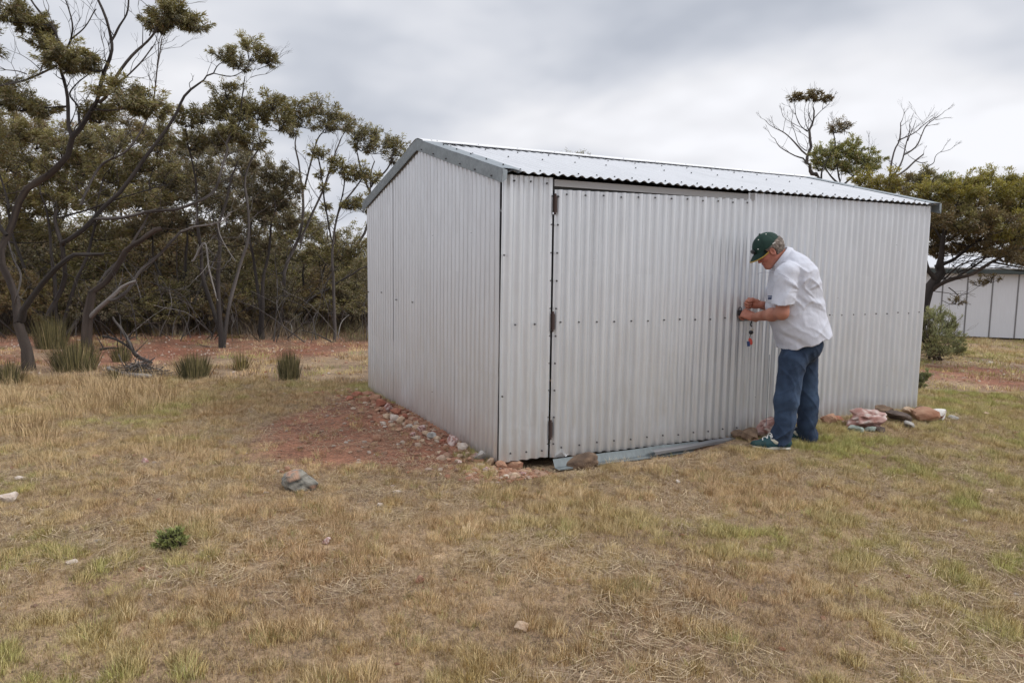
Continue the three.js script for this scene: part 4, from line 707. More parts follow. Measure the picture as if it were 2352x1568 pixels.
{ // sparse tall tree behind the roof
  const D = 17.5, b = at(1885, 700, D); b.y = terr(b.x, b.z) - .1; const T = new Tree('sparse_tree', 'tall nearly bare tree standing behind the shed roof', b), P = (...a) => path(D, ...a), tip = [];
  T.limb([b, ...P(1895, 560, 0, 1886, 410, 0, 1866, 395, 0, 1854, 378, 0, 1852, 344, 0, 1856, 302, 0, 1868, 275, 0, 1868, 245, 0)], .09, .018, 'grey', 7);
  T.limb(P(1853, 355, 0, 1820, 320, .2, 1799, 302, .2, 1780, 292, .2, 1762, 280, .2), .026, .007, 'grey'); T.limb(P(1854, 375, 0, 1848, 366, 0, 1825, 360, -.2, 1800, 345, -.2, 1789, 335, -.2, 1780, 318, -.2), .028, .008, 'grey');
  T.limb(P(1853, 346, 0, 1835, 330, .2, 1825, 300, .3, 1818, 285, .3), .014, .005, 'grey'); T.limb(P(1856, 302, 0, 1838, 285, 0, 1828, 262, 0, 1826, 240, 0), .016, .007); T.limb(P(1858, 300, 0, 1850, 275, .1, 1848, 255, .1), .011, .005); T.limb(P(1856, 300, 0, 1825, 285, .2, 1808, 275, .2, 1800, 268, .2), .010, .004, 'grey'); T.limb(P(1868, 275, 0, 1885, 255, .1, 1905, 238, .1), .014, .006); T.limb(P(1866, 280, 0, 1858, 262, .2, 1858, 240, .2), .012, .005);
  for (const [x, y, dx, dy, L, d] of [[1868, 245, 0, 1, .20, 3], [1868, 245, .5, 1, .2, 3], [1905, 238, .5, .9, .16, 2], [1890, 250, .3, 1, .18, 3], [1826, 240, -.1, 1, .16, 3], [1828, 262, -.6, .8, .2, 2], [1848, 255, .1, 1, .18, 3], [1858, 240, .2, 1, .18, 3], [1762, 280, -.8, .5, .16, 2], [1799, 302, .1, 1, .2, 3], [1780, 318, -.6, .7, .18, 2], [1818, 285, .1, 1, .16, 2], [1800, 268, -.4, .9, .14, 2], [1780, 292, -.3, 1, .14, 2]])
    T.spray(at(x, y, D + .1), RGT.clone().multiplyScalar(dx).add(V(0, dy, rr(-.2, .2))).normalize(), L, .007, d, 'grey', .5);
  for (const [x, y, rx, ry] of [[1826, 224, 16, 10], [1838, 220, 10, 9], [1868, 214, 16, 10], [1884, 222, 18, 12], [1900, 226, 12, 10], [1862, 226, 12, 8]]) T.clump(at(x, y, D + .1), rx * D / 1694.8, ry * D / 1694.8, { n: 110, leaf: 'rusty', L: .08, w: .009, twigs: 8, stem: .008, shell: .3 });
  T.done();
}
{ // round crown
  const D = 16.5, T = scrubTree('round crowned yellow green tree behind the shed roof', 1935, 720, D, [{ pts: [1935, 560, 0, 1932, 450, 0, 1930, 415, 0], r: .08 }, { pts: [1931, 430, 0, 1960, 405, .2, 1985, 380, .2], r: .03, base: 0 }, { pts: [1931, 425, 0, 1905, 400, 0, 1890, 370, 0], r: .03, base: 0 }, { pts: [1930, 415, 0, 1925, 380, 0, 1918, 330, 0, 1912, 300, 0], r: .025, base: 0 }, { pts: [1887, 410, -.2, 1890, 385, -.2, 1905, 360, -.2], r: .03, base: 0, bark: 'dark' }],
    [[1880, 352, 22, 18], [1905, 345, 24, 20, .1], [1935, 345, 28, 22], [1960, 345, 26, 24, .1], [1985, 358, 26, 24], [2008, 370, 22, 22, .1], [1880, 378, 22, 18, .2], [1915, 375, 32, 20], [1950, 380, 34, 20, .1], [1990, 388, 30, 18], [1960, 330, 22, 14, .2]], { leaf: 'green', L: .08, w: .009, dens: 1.6, odd: .2, name: 'round_tree', droop: .05 });
  T.clump(at(1922, 290, D), .24, .18, { n: 190, leaf: 'rusty', L: .07, w: .008, twigs: 14, stem: .010, shell: .6 }); T.clump(at(1945, 285, D), .15, .12, { n: 70, leaf: 'rusty', L: .07, w: .008, twigs: 8, stem: .010 });
  for (const [x, y] of [[1905, 310], [1940, 310], [1915, 300], [1995, 345]]) T.spray(at(x, y, D), V(rr(-.3, .3), 1, 0).normalize(), .16, .006, 3, 'grey', .5);
  T.done();
}
{ // dead branches above the golden crown
  const D = 15, b = at(2045, 720, D); b.y = terr(b.x, b.z) - .1; const T = new Tree('dead_tree', 'leafless dead tree whose pale branches fan out above the golden crown', b), P = (...a) => path(D, ...a);
  T.limb([b, ...P(2048, 560, 0, 2045, 430, 0)], .08, .05, 'grey', 7);
  T.limb(P(2045, 430, 0, 2046, 395, 0, 2057, 344, 0, 2063, 324, 0, 2070, 290, .1, 2073, 276, .1), .03, .009, 'grey'); T.limb(P(2045, 430, 0, 2055, 402, 0, 2076, 366, .1, 2086, 324, .1, 2090, 286, .1), .03, .009, 'grey'); T.limb(P(2078, 355, .1, 2105, 334, .1, 2118, 305, .1, 2126, 290, .1, 2145, 275, .1, 2166, 260, .1), .02, .006, 'grey');
  T.limb(P(2063, 324, 0, 2100, 306, -.2, 2125, 285, -.2, 2150, 268, -.2), .016, .005, 'grey'); T.limb(P(2055, 405, 0, 2085, 385, .2, 2102, 369, .2, 2122, 354, .2), .026, .016, 'grey'); T.limb(P(2102, 369, .2, 2118, 374, .2, 2132, 371, .2), .013, .006, 'grey'); T.limb(P(2110, 395, .3, 2135, 380, .3, 2146, 374, .3, 2150, 360, .3, 2160, 350, .3, 2178, 345, .3), .014, .005, 'grey'); T.limb(P(2086, 324, .1, 2100, 290, 0, 2105, 275, 0), .011, .005, 'grey');
  for (const [x, y, dx, dy, d] of [[2073, 276, .3, .9, 2], [2166, 260, .9, .6, 2], [2150, 275, 1, .2, 2], [2178, 345, .9, .5, 2], [2160, 350, .5, .9, 2], [2090, 286, .1, 1, 1], [2070, 290, .8, .6, 2], [2126, 290, 1, .2, 2]]) T.spray(at(x, y, D), RGT.clone().multiplyScalar(dx).add(V(0, dy, rr(-.2, .2))).normalize(), .14, .006, d, 'grey', .45);
  T.done();
}
scrubTree('tree top just showing above the shed ridge', 1325, 640, 24, [{ pts: [1325, 500, 0, 1325, 400, 0], r: .07 }], [[1305, 358, 22, 12], [1335, 358, 22, 12], [1322, 372, 34, 18]], { leaf: 'mallee', dens: 1.2 }).done();
// --- shrubs at the right
{
  const D = 11.3, b = ground(2150, 826), T = new Tree('green_bush', 'fine leaved green bush at the rear right corner of the large shed', b, 'bush');
  for (let k = 0; k < 16; k++) { const a = rr(-1, 1); T.limb([b.clone().add(V(rr(-.1, .1), 0, rr(-.1, .1))), at(2150 + a * 40, 775, D + rr(-.2, .3)), at(2150 + a * 62, 722 + Math.abs(a) * 40, D + rr(-.3, .4))], .012, .004, 'brown', 4); }
  for (const [x, y, rx, ry, z] of [[2130, 725, 26, 26, 0], [2155, 722, 26, 26, .1], [2180, 742, 24, 26, 0], [2120, 760, 30, 30, .2], [2155, 765, 34, 30, -.1], [2190, 770, 26, 28, .1], [2130, 795, 34, 26, 0], [2170, 798, 36, 24, -.1], [2200, 800, 18, 18, .1]]) T.clump(at(x, y, D + z), rx * D / 1694.8, ry * D / 1694.8, { n: 330, leaf: 'sage', L: .05, w: .0045, twigs: 12, odd: .1, droop: -.4, stem: .006, shell: .7 });
  T.done();
}
{ const b = ground(2112, 896), D = depthOf(b), T = new Tree('low_bush', 'small dark bush at the bottom right corner of the shed wall', b, 'bush'); for (let k = 0; k < 7; k++) T.limb([b, b.clone().add(V(rr(-.1, .15), .15, rr(-.1, .1))), at(2108 + k * 3.4, 855 + rr(-4, 14), D + rr(-.1, .1))], .007, .003, 'brown', 4); for (const [x, y] of [[2110, 870], [2122, 866], [2114, 884], [2128, 860]]) T.clump(at(x, y, D), .05, .06, { n: 100, leaf: 'sage', L: .04, w: .005, twigs: 6, stem: .004, droop: -.3, shell: .7 }); T.done(); }
{ const b = ground(394, 1262), D = depthOf(b), T = new Tree('green_weed', 'low bright green weed in the grass at the lower left', b, 'weed'); for (const [x, y, rx, ry] of [[372, 1250, 16, 12], [392, 1238, 22, 18], [412, 1242, 16, 14], [380, 1228, 16, 14], [404, 1225, 16, 12], [390, 1258, 20, 8]]) T.clump(at(x, y, D), rx * D / 1694.8, ry * D / 1694.8, { n: 34, leaf: 'weed', L: .03, w: .0045, twigs: 9, bark: 'brown', stem: .003, droop: -.2, shell: .8, link: false }); T.done(); }
// --- sedges: stiff upright stalks
function sedge(label, X, Y, wpx, hpx, n, open = .3, leaf = 'sedge') {
  const b = ground(X, Y), D = depthOf(b), k = D / 1694.8, g = new GB(), pal = LEAF[leaf];
  for (let i = 0; i < n * 1.7; i++) {
    const a = rr(0, 6.283), q = Math.sqrt(rnd()), r = wpx * k * .34 * q, h = hpx * k * rr(.4, 1.1) * (1 - .25 * q * q), o = open * q * rr(.3, 1.2), p = b.clone().add(V(Math.cos(a) * r, -.02, Math.sin(a) * r)), e = p.clone().add(V(Math.cos(a) * h * o + gauss() * .03, h, Math.sin(a) * h * o + gauss() * .03)), m = p.clone().lerp(e, .55).add(V(0, h * .06, 0));
    const c = rnd() < .16 ? mix3(pal[1], pal[3], rnd()) : mix3(pal[0], pal[2], rnd() ** 1.6), w = .0024, s = V(-Math.sin(a + rr(-1, 1)) * w, 0, Math.cos(a + rr(-1, 1)) * w), nn = V(Math.cos(a), .3, Math.sin(a)).normalize(), i0 = g.v(p.clone().sub(s), nn, c); g.v(p.clone().add(s), nn, c); g.v(m.clone().sub(s), nn, c); g.v(m.clone().add(s), nn, c); g.v(e, nn, c.map((v) => v * 1.3)); g.i.push(i0, i0 + 1, i0 + 3, i0, i0 + 3, i0 + 2, i0 + 2, i0 + 3, i0 + 4);
  }
  const o = thing('sedge_clump', label, 'sedge', b); part('stalks', g.geo(b), grassMat, o); return o;
}
sedge('dark rounded sedge clump in the middle of the red flat at the left', 447, 870, 84, 72, 620, .5); sedge('upright brush like sedge clump near the left wall of the shed', 664, 872, 64, 80, 480, .18);
sedge('wide dark sedge clump at the foot of the nearest mallee', 172, 850, 120, 84, 800, .5); sedge('dark sedge clump left of the fallen branches', 118, 800, 90, 90, 500, .4); sedge('small sedge clump right of the fallen branches', 278, 830, 50, 50, 260, .5); sedge('small upright sedge beside the grey log', 262, 878, 26, 40, 120, .3); sedge('dark sedge clump at the left edge under the mallee', 20, 880, 70, 66, 300, .5);
sedge('sedge clump at the foot of the slanting grey trunk', 682, 742, 26, 36, 200, .3); sedge('second sedge clump in front of the scrub near the shed', 716, 740, 36, 26, 200, .5); sedge('dry reddish weed between the two sedge clumps', 552, 850, 44, 62, 90, .5, 'rusty');
// --- fallen timber
function log(name, label, pts, r0, r1, bark, twigs = 0) { const o = thing(name, label, 'fallen branch', pts[0]), g = new GB(), nd = tube(g, pts, r0, r1, bark, 7, .5); for (let k = 0; k < twigs; k++) { const q = nd[Math.floor(rr(.2, .95) * nd.length)]; tube(g, [q.p, q.p.clone().add(V(rr(-.15, .15), rr(.0, .25), rr(-.15, .15)))], q.r * .6, .003, bark, 4, .4, 3); } part('wood', g.geo(pts[0]), barkMat, o); return o; }
const gp = (X, Y, h) => { const p = ground(X, Y); p.y += h; return p; };
{ const d = depthOf(ground(330, 845));
  log('dead_branch', 'dead branch propped up with its pale broken end on the ground', [at(258, 728, d), at(282, 758, d), at(300, 790, d), at(312, 815, d), gp(347, 838, .03)], .014, .026, 'grey', 3);
  log('dead_branch', 'dark forked branch lying under the propped dead branch', [at(235, 772, d), at(270, 782, d), at(300, 800, d), at(318, 818, d)], .018, .014, 'dark', 6);
  log('dead_log', 'pale grey log lying in the grass at the left', [gp(247, 850, .03), gp(285, 868, .04), gp(320, 872, .04), gp(350, 872, .035)], .022, .03, 'pale', 0);
  log('dead_branch', 'thin dark branch on the ground behind the grey log', [gp(228, 812, .06), gp(265, 812, .08), gp(300, 815, .05)], .02, .01, 'dark', 4); }
{ const b = ground(330, 862), D = depthOf(b), o = thing('brush_pile', 'heap of dead twigs beside the grey log', 'brush pile', b), g = new GB();
  for (let k = 0; k < 170; k++) { const X = 318 + gauss() * 62, Y = 852 + gauss() * 16, q = at(X, Y, D + gauss() * .25); q.y = Math.max(terr(q.x, q.z) + .01, b.y + rr(0, .16) * Math.max(0, 1 - Math.abs(X - 318) / 70)); const v = V(gauss(), gauss() * .35, gauss()).normalize().multiplyScalar(rr(.08, .24)); tube(g, [q.clone().sub(v), q.clone().add(V(gauss() * .02, gauss() * .02, 0)), q.clone().add(v)], rr(.0025, .008), .002, ['dark', 'grey', 'grey', 'brown', 'pale'][k % 5], 4, .6, 4); }
  part('twigs', g.geo(b), barkMat, o).userData.kind = 'stuff'; }
{ const p = (X, Y, h = .03) => { const q = ground(X, Y); q.y += h; return q; };
  log('dead_limb', 'long pale fallen limb lying across the edge of the red flat', [p(345, 758), p(400, 757, .05), p(455, 752, .05), p(500, 758, .04), p(540, 742, .12), p(578, 738, .10)], .022, .014, 'pale', 7);
  const d = depthOf(ground(500, 758)); log('dead_limb', 'thin bleached branch curving up from the long fallen limb', [at(575, 737, d), at(600, 715, d), at(640, 680, d), at(650, 640, d)], .018, .008, 'pale', 2);
  log('dead_limb', 'bleached branch standing up from the fallen limb', [p(486, 757), at(480, 720, d), at(478, 705, d)], .016, .010, 'pale', 1);
  log('dead_limb', 'small forked white branch at the left end of the fallen limb', [p(350, 760), at(358, 742, d), at(356, 728, d), at(368, 705, d)], .012, .006, 'pale', 2);
  log('leaning_limb', 'dark leaning branch in the scrub near the shed', [p(538, 735), at(575, 690, d + .3), at(610, 640, d + .3), at(650, 628, d + .3)], .024, .014, 'grey', 4); }
// --- the thicket of grey sticks under the scrub: nobody could count these
{
  const g = new GB(); SEED = 777;
  for (let k = 0; k < 620; k++) {
    const X = rr(-300, 850), D = 12.6 + 9 * rnd(), b = at(X, 740, D); b.y = terr(b.x, b.z); if (inShed(b.x, b.z, .3)) continue;
    const a = rr(0, 6.28), L = rr(.5, 2.0), lean = rr(.1, 1.1), e = b.clone().add(V(Math.cos(a) * L * lean, L * rr(.3, 1), Math.sin(a) * L * lean)), m = b.clone().lerp(e, .5).add(V(gauss() * .15, .12 * L, gauss() * .15)), r = rr(.004, .016);
    const bk = rnd() < .5 ? 'grey' : rnd() < .2 ? 'pale' : rnd() < .5 ? 'brown' : 'dark'; tube(g, [b, m, e], r, r * .4, bk, 4, .8, 6);
    for (let j = 0; j < 3; j++) { const s = m.clone().lerp(e, rnd()), f = s.clone().add(V(gauss() * .35, rr(-.1, .4), gauss() * .35)); tube(g, [s, s.clone().lerp(f, .5).add(V(gauss() * .05, .03, gauss() * .05)), f], r * .5, .003, bk, 3, .6, 3); }
  }
  const m = part('thicket', g.geo(), barkMat, scene); m.userData.kind = 'stuff'; tag(m, 'tangle of grey dead sticks and stems under the left scrub', 'thicket');
}
// --- low dark bushes that fill the scrub, and the wood beyond
{
  SEED = 999;
  function bush(name, label, leaf, group) { const T = new Tree(name, label, V(0, 0, 0), 'bush', group); for (let k = 0; k < 9; k++) { const a = k * .7; T.limb([V(0, -.1, 0), V(Math.cos(a) * .25, .5, Math.sin(a) * .25), V(Math.cos(a) * .7, 1.1, Math.sin(a) * .7)], .022, .008, 'brown', 4); } for (let k = 0; k < 16; k++) { const a = k * 2.4, q = Math.sqrt(k / 16); T.clump(V(Math.cos(a) * q * .95, 1.75 - q * .95 + rr(-.15, .15), Math.sin(a) * q * .95), .42, .34, { n: 170, leaf, L: .08, w: .011, twigs: 7, odd: .3, stem: .008, shell: .7 }); } return T.done(); }
  const protos = [bush('scrub_bush', 'dark olive bush in the scrub behind the mallee stems', 'mulga', 'dark olive bushes of the left scrub'), bush('scrub_bush', 'brownish bush in the scrub behind the mallee stems', 'rusty', 'brownish bushes of the left scrub'), bush('scrub_bush', 'green grey bush in the scrub behind the mallee stems', 'mallee', 'green grey bushes of the left scrub')];
  const put = (o, X, D, s, yaw) => { const p = at(X, 700, D); o.position.set(p.x, terr(p.x, p.z) - .05, p.z); o.scale.set(s, s * rr(.75, 1.1), s); o.rotation.y = yaw; };
  let k = 0;
  for (const [X, D, s] of [[30, 15, 1.25], [120, 17, 1.5], [210, 15.2, 1.2], [290, 17.5, 1.5], [360, 16, 1.25], [430, 18.5, 1.5], [500, 16.4, 1.2], [560, 18.2, 1.3], [620, 16.6, .95], [680, 18, 1.05], [740, 17, .9], [800, 18.2, 1], [845, 16.5, .9], [70, 19, 1.4], [170, 20, 1.4], [260, 20.5, 1.4], [340, 20, 1.4], [400, 21.5, 1.3], [470, 21, 1.4], [540, 21.5, 1.3], [650, 21.5, 1.2], [720, 21.5, 1.05], [770, 22, 1.0], [-60, 16, 1.2], [-40, 20, 1.5], [0, 13.6, .8], [860, 20, 1], [590, 20.5, 1.3], [70, 13.2, .62], [150, 13.6, .7], [240, 13.4, .6], [310, 14.2, .75], [385, 13.8, .66], [450, 14.4, .75], [525, 14, .62], [590, 14.6, .7], [655, 14.4, .6], [730, 14.8, .66], [790, 14.6, .7], [835, 15, .66]]) {
    const o = k < 3 ? protos[k] : protos[k % 3].clone(); if (k >= 3) { o.name = numbered(protos[k % 3].name.replace(/_\d+$/, '')); scene.add(o); } put(o, X, D, s, rr(0, 6.28)); k++;
  }
  const crown = protos[2].children.find((c) => c.name === 'crown').geometry, spots = [];
  for (let i = 0; i < 700; i++) { const a = rr(-1.05, 1.25), d = 26 + 55 * Math.sqrt(rnd()), x = EYE.x + Math.sin(a + .2) * d, z = EYE.z - Math.cos(a + .2) * d; spots.push([x, z, -.15 - .3 * rnd(), (d < 32 ? rr(.85, 1.15) : rr(1, 1.65)), rr(0, 6.28), 0, mix3([.8, .85, .8], [1.25, 1.1, .95], rnd()), rr(.75, 1.1)]); }
  scatter('far_scrub', 'unbroken dark scrub on the flat beyond the shed and the trees', 'scrub', crown, leafMat, spots);
}

// ---------------------------------------------------------------- the man at the door
// surface of a distance field on a grid (surface nets)
function nets(f, lo, hi, h, colour) {
  const nx = Math.ceil((hi.x - lo.x) / h) + 1, ny = Math.ceil((hi.y - lo.y) / h) + 1, nz = Math.ceil((hi.z - lo.z) / h) + 1, val = new Float32Array(nx * ny * nz), id = new Int32Array(nx * ny * nz).fill(-1), p = V(0, 0, 0);
  for (let k = 0, o = 0; k < nz; k++) for (let j = 0; j < ny; j++) for (let i = 0; i < nx; i++, o++) val[o] = f(p.set(lo.x + i * h, lo.y + j * h, lo.z + k * h));
  const g = new GB(), sx = 1, sy = nx, sz = nx * ny, corner = [0, sx, sy, sx + sy, sz, sz + sx, sz + sy, sz + sx + sy], q = V(0, 0, 0);
  for (let k = 0; k < nz - 1; k++) for (let j = 0; j < ny - 1; j++) for (let i = 0; i < nx - 1; i++) {
    const o = i + j * sy + k * sz; let m = 0; for (let c = 0; c < 8; c++) if (val[o + corner[c]] < 0) m |= 1 << c;
    if (m === 0 || m === 255) continue;
    let n = 0, x = 0, y = 0, z = 0;
    for (let a = 0; a < 8; a++) for (const d of [1, 2, 4]) { if (a & d) continue; const b = a | d, va = val[o + corner[a]], vb = val[o + corner[b]]; if ((va < 0) === (vb < 0)) continue; const t = va / (va - vb); x += (a & 1) + (d === 1 ? t : 0); y += ((a >> 1) & 1) + (d === 2 ? t : 0); z += (a >> 2) + (d === 4 ? t : 0); n++; }
    p.set(lo.x + (i + x / n) * h, lo.y + (j + y / n) * h, lo.z + (k + z / n) * h);
    const e = h * .6, N = V(f(q.set(p.x + e, p.y, p.z)) - f(q.set(p.x - e, p.y, p.z)), f(q.set(p.x, p.y + e, p.z)) - f(q.set(p.x, p.y - e, p.z)), f(q.set(p.x, p.y, p.z + e)) - f(q.set(p.x, p.y, p.z - e))).normalize();
    id[o] = g.v(p, N, colour(p, N), (p.x + p.z) * 4, p.y * 4);
  }
  for (let k = 1; k < nz - 1; k++) for (let j = 1; j < ny - 1; j++) for (let i = 1; i < nx - 1; i++) {
    const o = i + j * sy + k * sz, s = val[o] < 0;
    for (const [d, u, v] of [[sx, sy, sz], [sy, sz, sx], [sz, sx, sy]]) { if ((val[o + d] < 0) === s) continue; const a = id[o - u - v], b = id[o - v], c = id[o], e = id[o - u]; if (a < 0 || b < 0 || c < 0 || e < 0) continue; g.i.push(a, b, c, a, c, e); }
  }
  return g.geo();
}
const smin = (a, b, k) => { const h = Math.max(k - Math.abs(a - b), 0) / k; return Math.min(a, b) - h * h * k * .25; };
function capD(p, a, b, ra, rb) { const bx = b.x - a.x, by = b.y - a.y, bz = b.z - a.z, px = p.x - a.x, py = p.y - a.y, pz = p.z - a.z, t = clamp((px * bx + py * by + pz * bz) / (bx * bx + by * by + bz * bz + 1e-9)); return Math.hypot(px - bx * t, py - by * t, pz - bz * t) - lerp(ra, rb, t); }
{
  const O = at(1826, 1030, 5.8); O.y = terr(O.x, O.z);
  const A = V(Math.cos(YAW), 0, Math.sin(YAW)), TD = V(-Math.sin(YAW), 0, Math.cos(YAW));
  const toL = (P) => { const d = P.clone().sub(O); return V(d.dot(A), d.y, d.dot(TD)); };
  const pl = (X, Y, t = 0) => { const r = ray(X, Y), s = (t - EYE.clone().sub(O).dot(TD)) / r.dot(TD); return toL(EYE.clone().addScaledVector(r, s)); };
  const man = thing('person', 'man in white shirt, jeans and green cap bending over the lock at the shed door', 'person', O); man.rotation.y = -YAW;
  const cloth = texture(256, (u, v) => { const t = .5 + (tnoise(u, v, 128, 81) - .5) * .5 + (tnoise(u, v, 40, 82) - .5) * .3; return [t, t, t]; });
  const mat = (rough, extra = {}) => new THREE.MeshPhysicalMaterial({ vertexColors: true, roughness: rough, ...extra });
  const skinMat = mat(.55), shirtMat = mat(.9, { sheen: .25, sheenRoughness: .6, sheenColor: new THREE.Color(.8, .8, .85), bumpMap: cloth, bumpScale: .0015 }), denim = mat(.92, { bumpMap: cloth, bumpScale: .002 }), capMat = mat(.85, { bumpMap: cloth, bumpScale: .001 }), hairMat = mat(.8), shoeMat = mat(.7), plain = (r, g, b, ro = .7, me = 0) => new THREE.MeshStandardMaterial({ color: new THREE.Color().setRGB(r, g, b), roughness: ro, metalness: me });
  // --- joints
  const shL = pl(1806, 632, .17), elL = pl(1797, 719, .19), shR = pl(1800, 632, -.19), elR = pl(1800, 712, -.25);
  const lockP = toL((() => { const r = ray(1700, 719), s = (.045 - EYE.z) / r.z; return EYE.clone().addScaledVector(r, s); })());
  const wrL = pl(1731, 728, lockP.z + .07), wrR = pl(1744, 699, -.20);
  const HC = pl(1763, 567, 0), hf = V(-.82, -.57, 0).normalize(), hu = V(-.57, .82, 0).normalize(), H = (f, u, s) => HC.clone().addScaledVector(hf, f).addScaledVector(hu, u).add(V(0, 0, s));
  const neckB = pl(1812, 618, 0);
  // --- hands
  function handBones(W, d, n, l, curl, sc = 1) {
    const B = [], add = (a, b, ra, rb, k = .006) => B.push([a, b, ra * sc, rb * sc, k]);
    const at2 = (x, y, z) => W.clone().addScaledVector(d, x * sc).addScaledVector(l, y * sc).addScaledVector(n, z * sc);
    add(at2(-.02, 0, 0), at2(.03, 0, 0), .030, .030, .02);
    const len = [.043, .047, .044, .034], r0 = [.0098, .010, .0096, .0086];
    for (let i = 0; i < 4; i++) {
      const y = (i - 1.5) * .0205, kx = .088 - Math.abs(i - 1.2) * .004; add(at2(.015, y * .75, 0), at2(kx, y, .004), .0155, .0125, .014);
      let p = at2(kx, y, .004), a = curl[0];
      [1, .62, .5].forEach((f, j) => { const q = p.clone().addScaledVector(d, Math.cos(a) * len[i] * f * sc).addScaledVector(n, -Math.sin(a) * len[i] * f * sc); add(p, q, r0[i] * (1 - j * .08), r0[i] * (.92 - j * .08), j ? .003 : .005); p = q; a += curl[j + 1] ?? 0; });
    }
    const t0 = at2(.022, -.028, -.008), t1 = at2(.055, -.046, -.022), t2 = at2(.083, -.034, -.034), t3 = at2(.100, -.016, -.040); add(t0, t1, .016, .0125, .012); add(t1, t2, .012, .0105, .004); add(t2, t3, .0105, .0085, .004);
    return B;
  }
  const dirL = lockP.clone().sub(wrL).setY(lockP.y - wrL.y + .01).normalize(), ortho = (v, d) => v.clone().addScaledVector(d, -v.dot(d)).normalize();
  const nL = ortho(V(.1, .45, .9), dirL), lL = ortho(V(0, -1, .3).cross(V(0, 0, 0)).lengthSq() ? V(0, 0, 0) : nL.clone().cross(dirL), dirL); if (lL.y > 0) lL.negate();
  const bonesL = handBones(wrL, dirL, nL, lL, [1.0, 1.4, 1.0], 1.05);
  const dirR = V(-.86, .12, -.35).normalize(), nR = ortho(V(.2, .35, -.9), dirR), lR = ortho(nR.clone().cross(dirR), dirR); if (lR.y > 0) lR.negate();
  const bonesR = handBones(wrR, dirR, nR, lR, [1.25, 1.5, 1.1], 1.0);
  const bones = (B) => (p) => { let d = 1; for (const [a, b, ra, rb, k] of B) d = smin(d, capD(p, a, b, ra, rb), k); return d; };
  const box3 = (pts, m) => { const b = new THREE.Box3().setFromPoints(pts); return [b.min.subScalar(m), b.max.addScalar(m)]; };
  const skin = (p) => { const k = fbm(p.x * 22, p.y * 22, p.z * 22, 3); return mix3([.35, .135, .088], [.46, .215, .15], clamp(.5 + k * 1.1)); };
  const skinHead = (p) => {
    const q = p.clone().sub(HC), f = q.dot(hf), u = q.dot(hu), s = Math.abs(q.z); let c = mix3(skin(p), [.43, .14, .10], .35);
    if (u < -.02 && u > -.075 && f > .04) c = mix3(c, [.47, .15, .11], .5);
    if (f > .088 && Math.abs(u + .098) < .007 && s < .026) c = [.30, .085, .075];
    if (f > .068 && Math.abs(u + .006) < .006 && s > .012 && s < .052) c = [.13, .085, .06];
    if (f > .055 && Math.abs(u + .026) < .005 && s > .02 && s < .046) c = [.16, .09, .07];
    return c;
  };
  // --- body
  const arm = (p) => { let d = capD(p, shL, elL, .056, .046); d = smin(d, capD(p, elL, elL.clone().lerp(wrL, .35), .045, .047), .03); d = smin(d, capD(p, elL.clone().lerp(wrL, .35), wrL, .047, .030), .03); return d; };
  const armR = (p) => { let d = capD(p, shR, elR, .056, .046); d = smin(d, capD(p, elR, elR.clone().lerp(wrR, .35), .044, .046), .03); d = smin(d, capD(p, elR.clone().lerp(wrR, .35), wrR, .046, .030), .03); return d; };
  const hipL = pl(1824, 818, .075), knL = pl(1806, 925, .10), anL = pl(1797, 1016, .115), hipR = pl(1846, 815, -.085), knR = pl(1856, 925, -.10), anR = pl(1857, 1013, -.12);
  const chest = pl(1822, 640, 0), waist = pl(1842, 760, 0);
  const bodyF = (p) => { let d = smin(arm(p), armR(p), .01); d = smin(d, capD(p, H(-.035, -.05, 0), neckB, .057, .068), .03); d = smin(d, capD(p, chest, waist, .12, .13), .05); d = smin(d, capD(p, shL, shR, .05, .05), .05); d = smin(d, capD(p, waist, hipL, .1, .07), .05); d = smin(d, capD(p, waist, hipR, .1, .07), .05); d = smin(d, capD(p, hipL, knL, .07, .055), .03); d = smin(d, capD(p, knL, anL, .05, .035), .02); d = smin(d, capD(p, hipR, knR, .07, .055), .03); d = smin(d, capD(p, knR, anR, .05, .035), .02); return d; };
  const ell = (p, c, rf, ru, rs) => { const q = p.clone().sub(c), f = q.dot(hf) / rf, u = q.dot(hu) / ru, s = q.z / rs, L = Math.sqrt(f * f + u * u + s * s); return (L - 1) * Math.min(rf, ru, rs); };
  const headF = (p) => {
    let d = ell(p, H(0, 0, 0), .101, .1, .078);
    d = smin(d, ell(p, H(-.03, -.015, 0), .075, .08, .073), .03);
    d = smin(d, ell(p, H(.045, -.062, 0), .05, .07, .056), .03);                // face
    d = smin(d, capD(p, H(.01, -.095, .04), H(.07, -.128, .012), .022, .02), .03); d = smin(d, capD(p, H(.01, -.095, -.04), H(.07, -.128, -.012), .022, .02), .03);   // jaw
    d = smin(d, capD(p, H(.074, -.127, -.008), H(.074, -.127, .008), .019, .019), .02);          // chin
    d = smin(d, capD(p, H(.086, -.008, -.035), H(.086, -.008, .035), .013, .013), .015);         // brow
    d = smin(d, capD(p, H(.094, -.02, 0), H(.110, -.063, 0), .008, .0115), .012);                // nose
    d = smin(d, capD(p, H(.100, -.068, -.012), H(.100, -.068, .012), .007, .007), .008);
    for (const s of [-1, 1]) { d = smin(d, ell(p, H(.066, -.05, s * .04), .026, .022, .02), .02); const e = ell(p, H(.082, -.026, s * .031), .014, .012, .015); d = -smin(-d, e, .008); d = smin(d, ell(p, H(.071, -.026, s * .031), .0125, .0125, .0125), .002); }
    d = smin(d, capD(p, H(.092, -.092, -.016), H(.092, -.092, .016), .009, .009), .01); d = smin(d, capD(p, H(.089, -.104, -.014), H(.089, -.104, .014), .009, .009), .008);   // lips
    d = Math.max(d, -capD(p, H(.104, -.098, -.03), H(.104, -.098, .03), .0022, .0022));
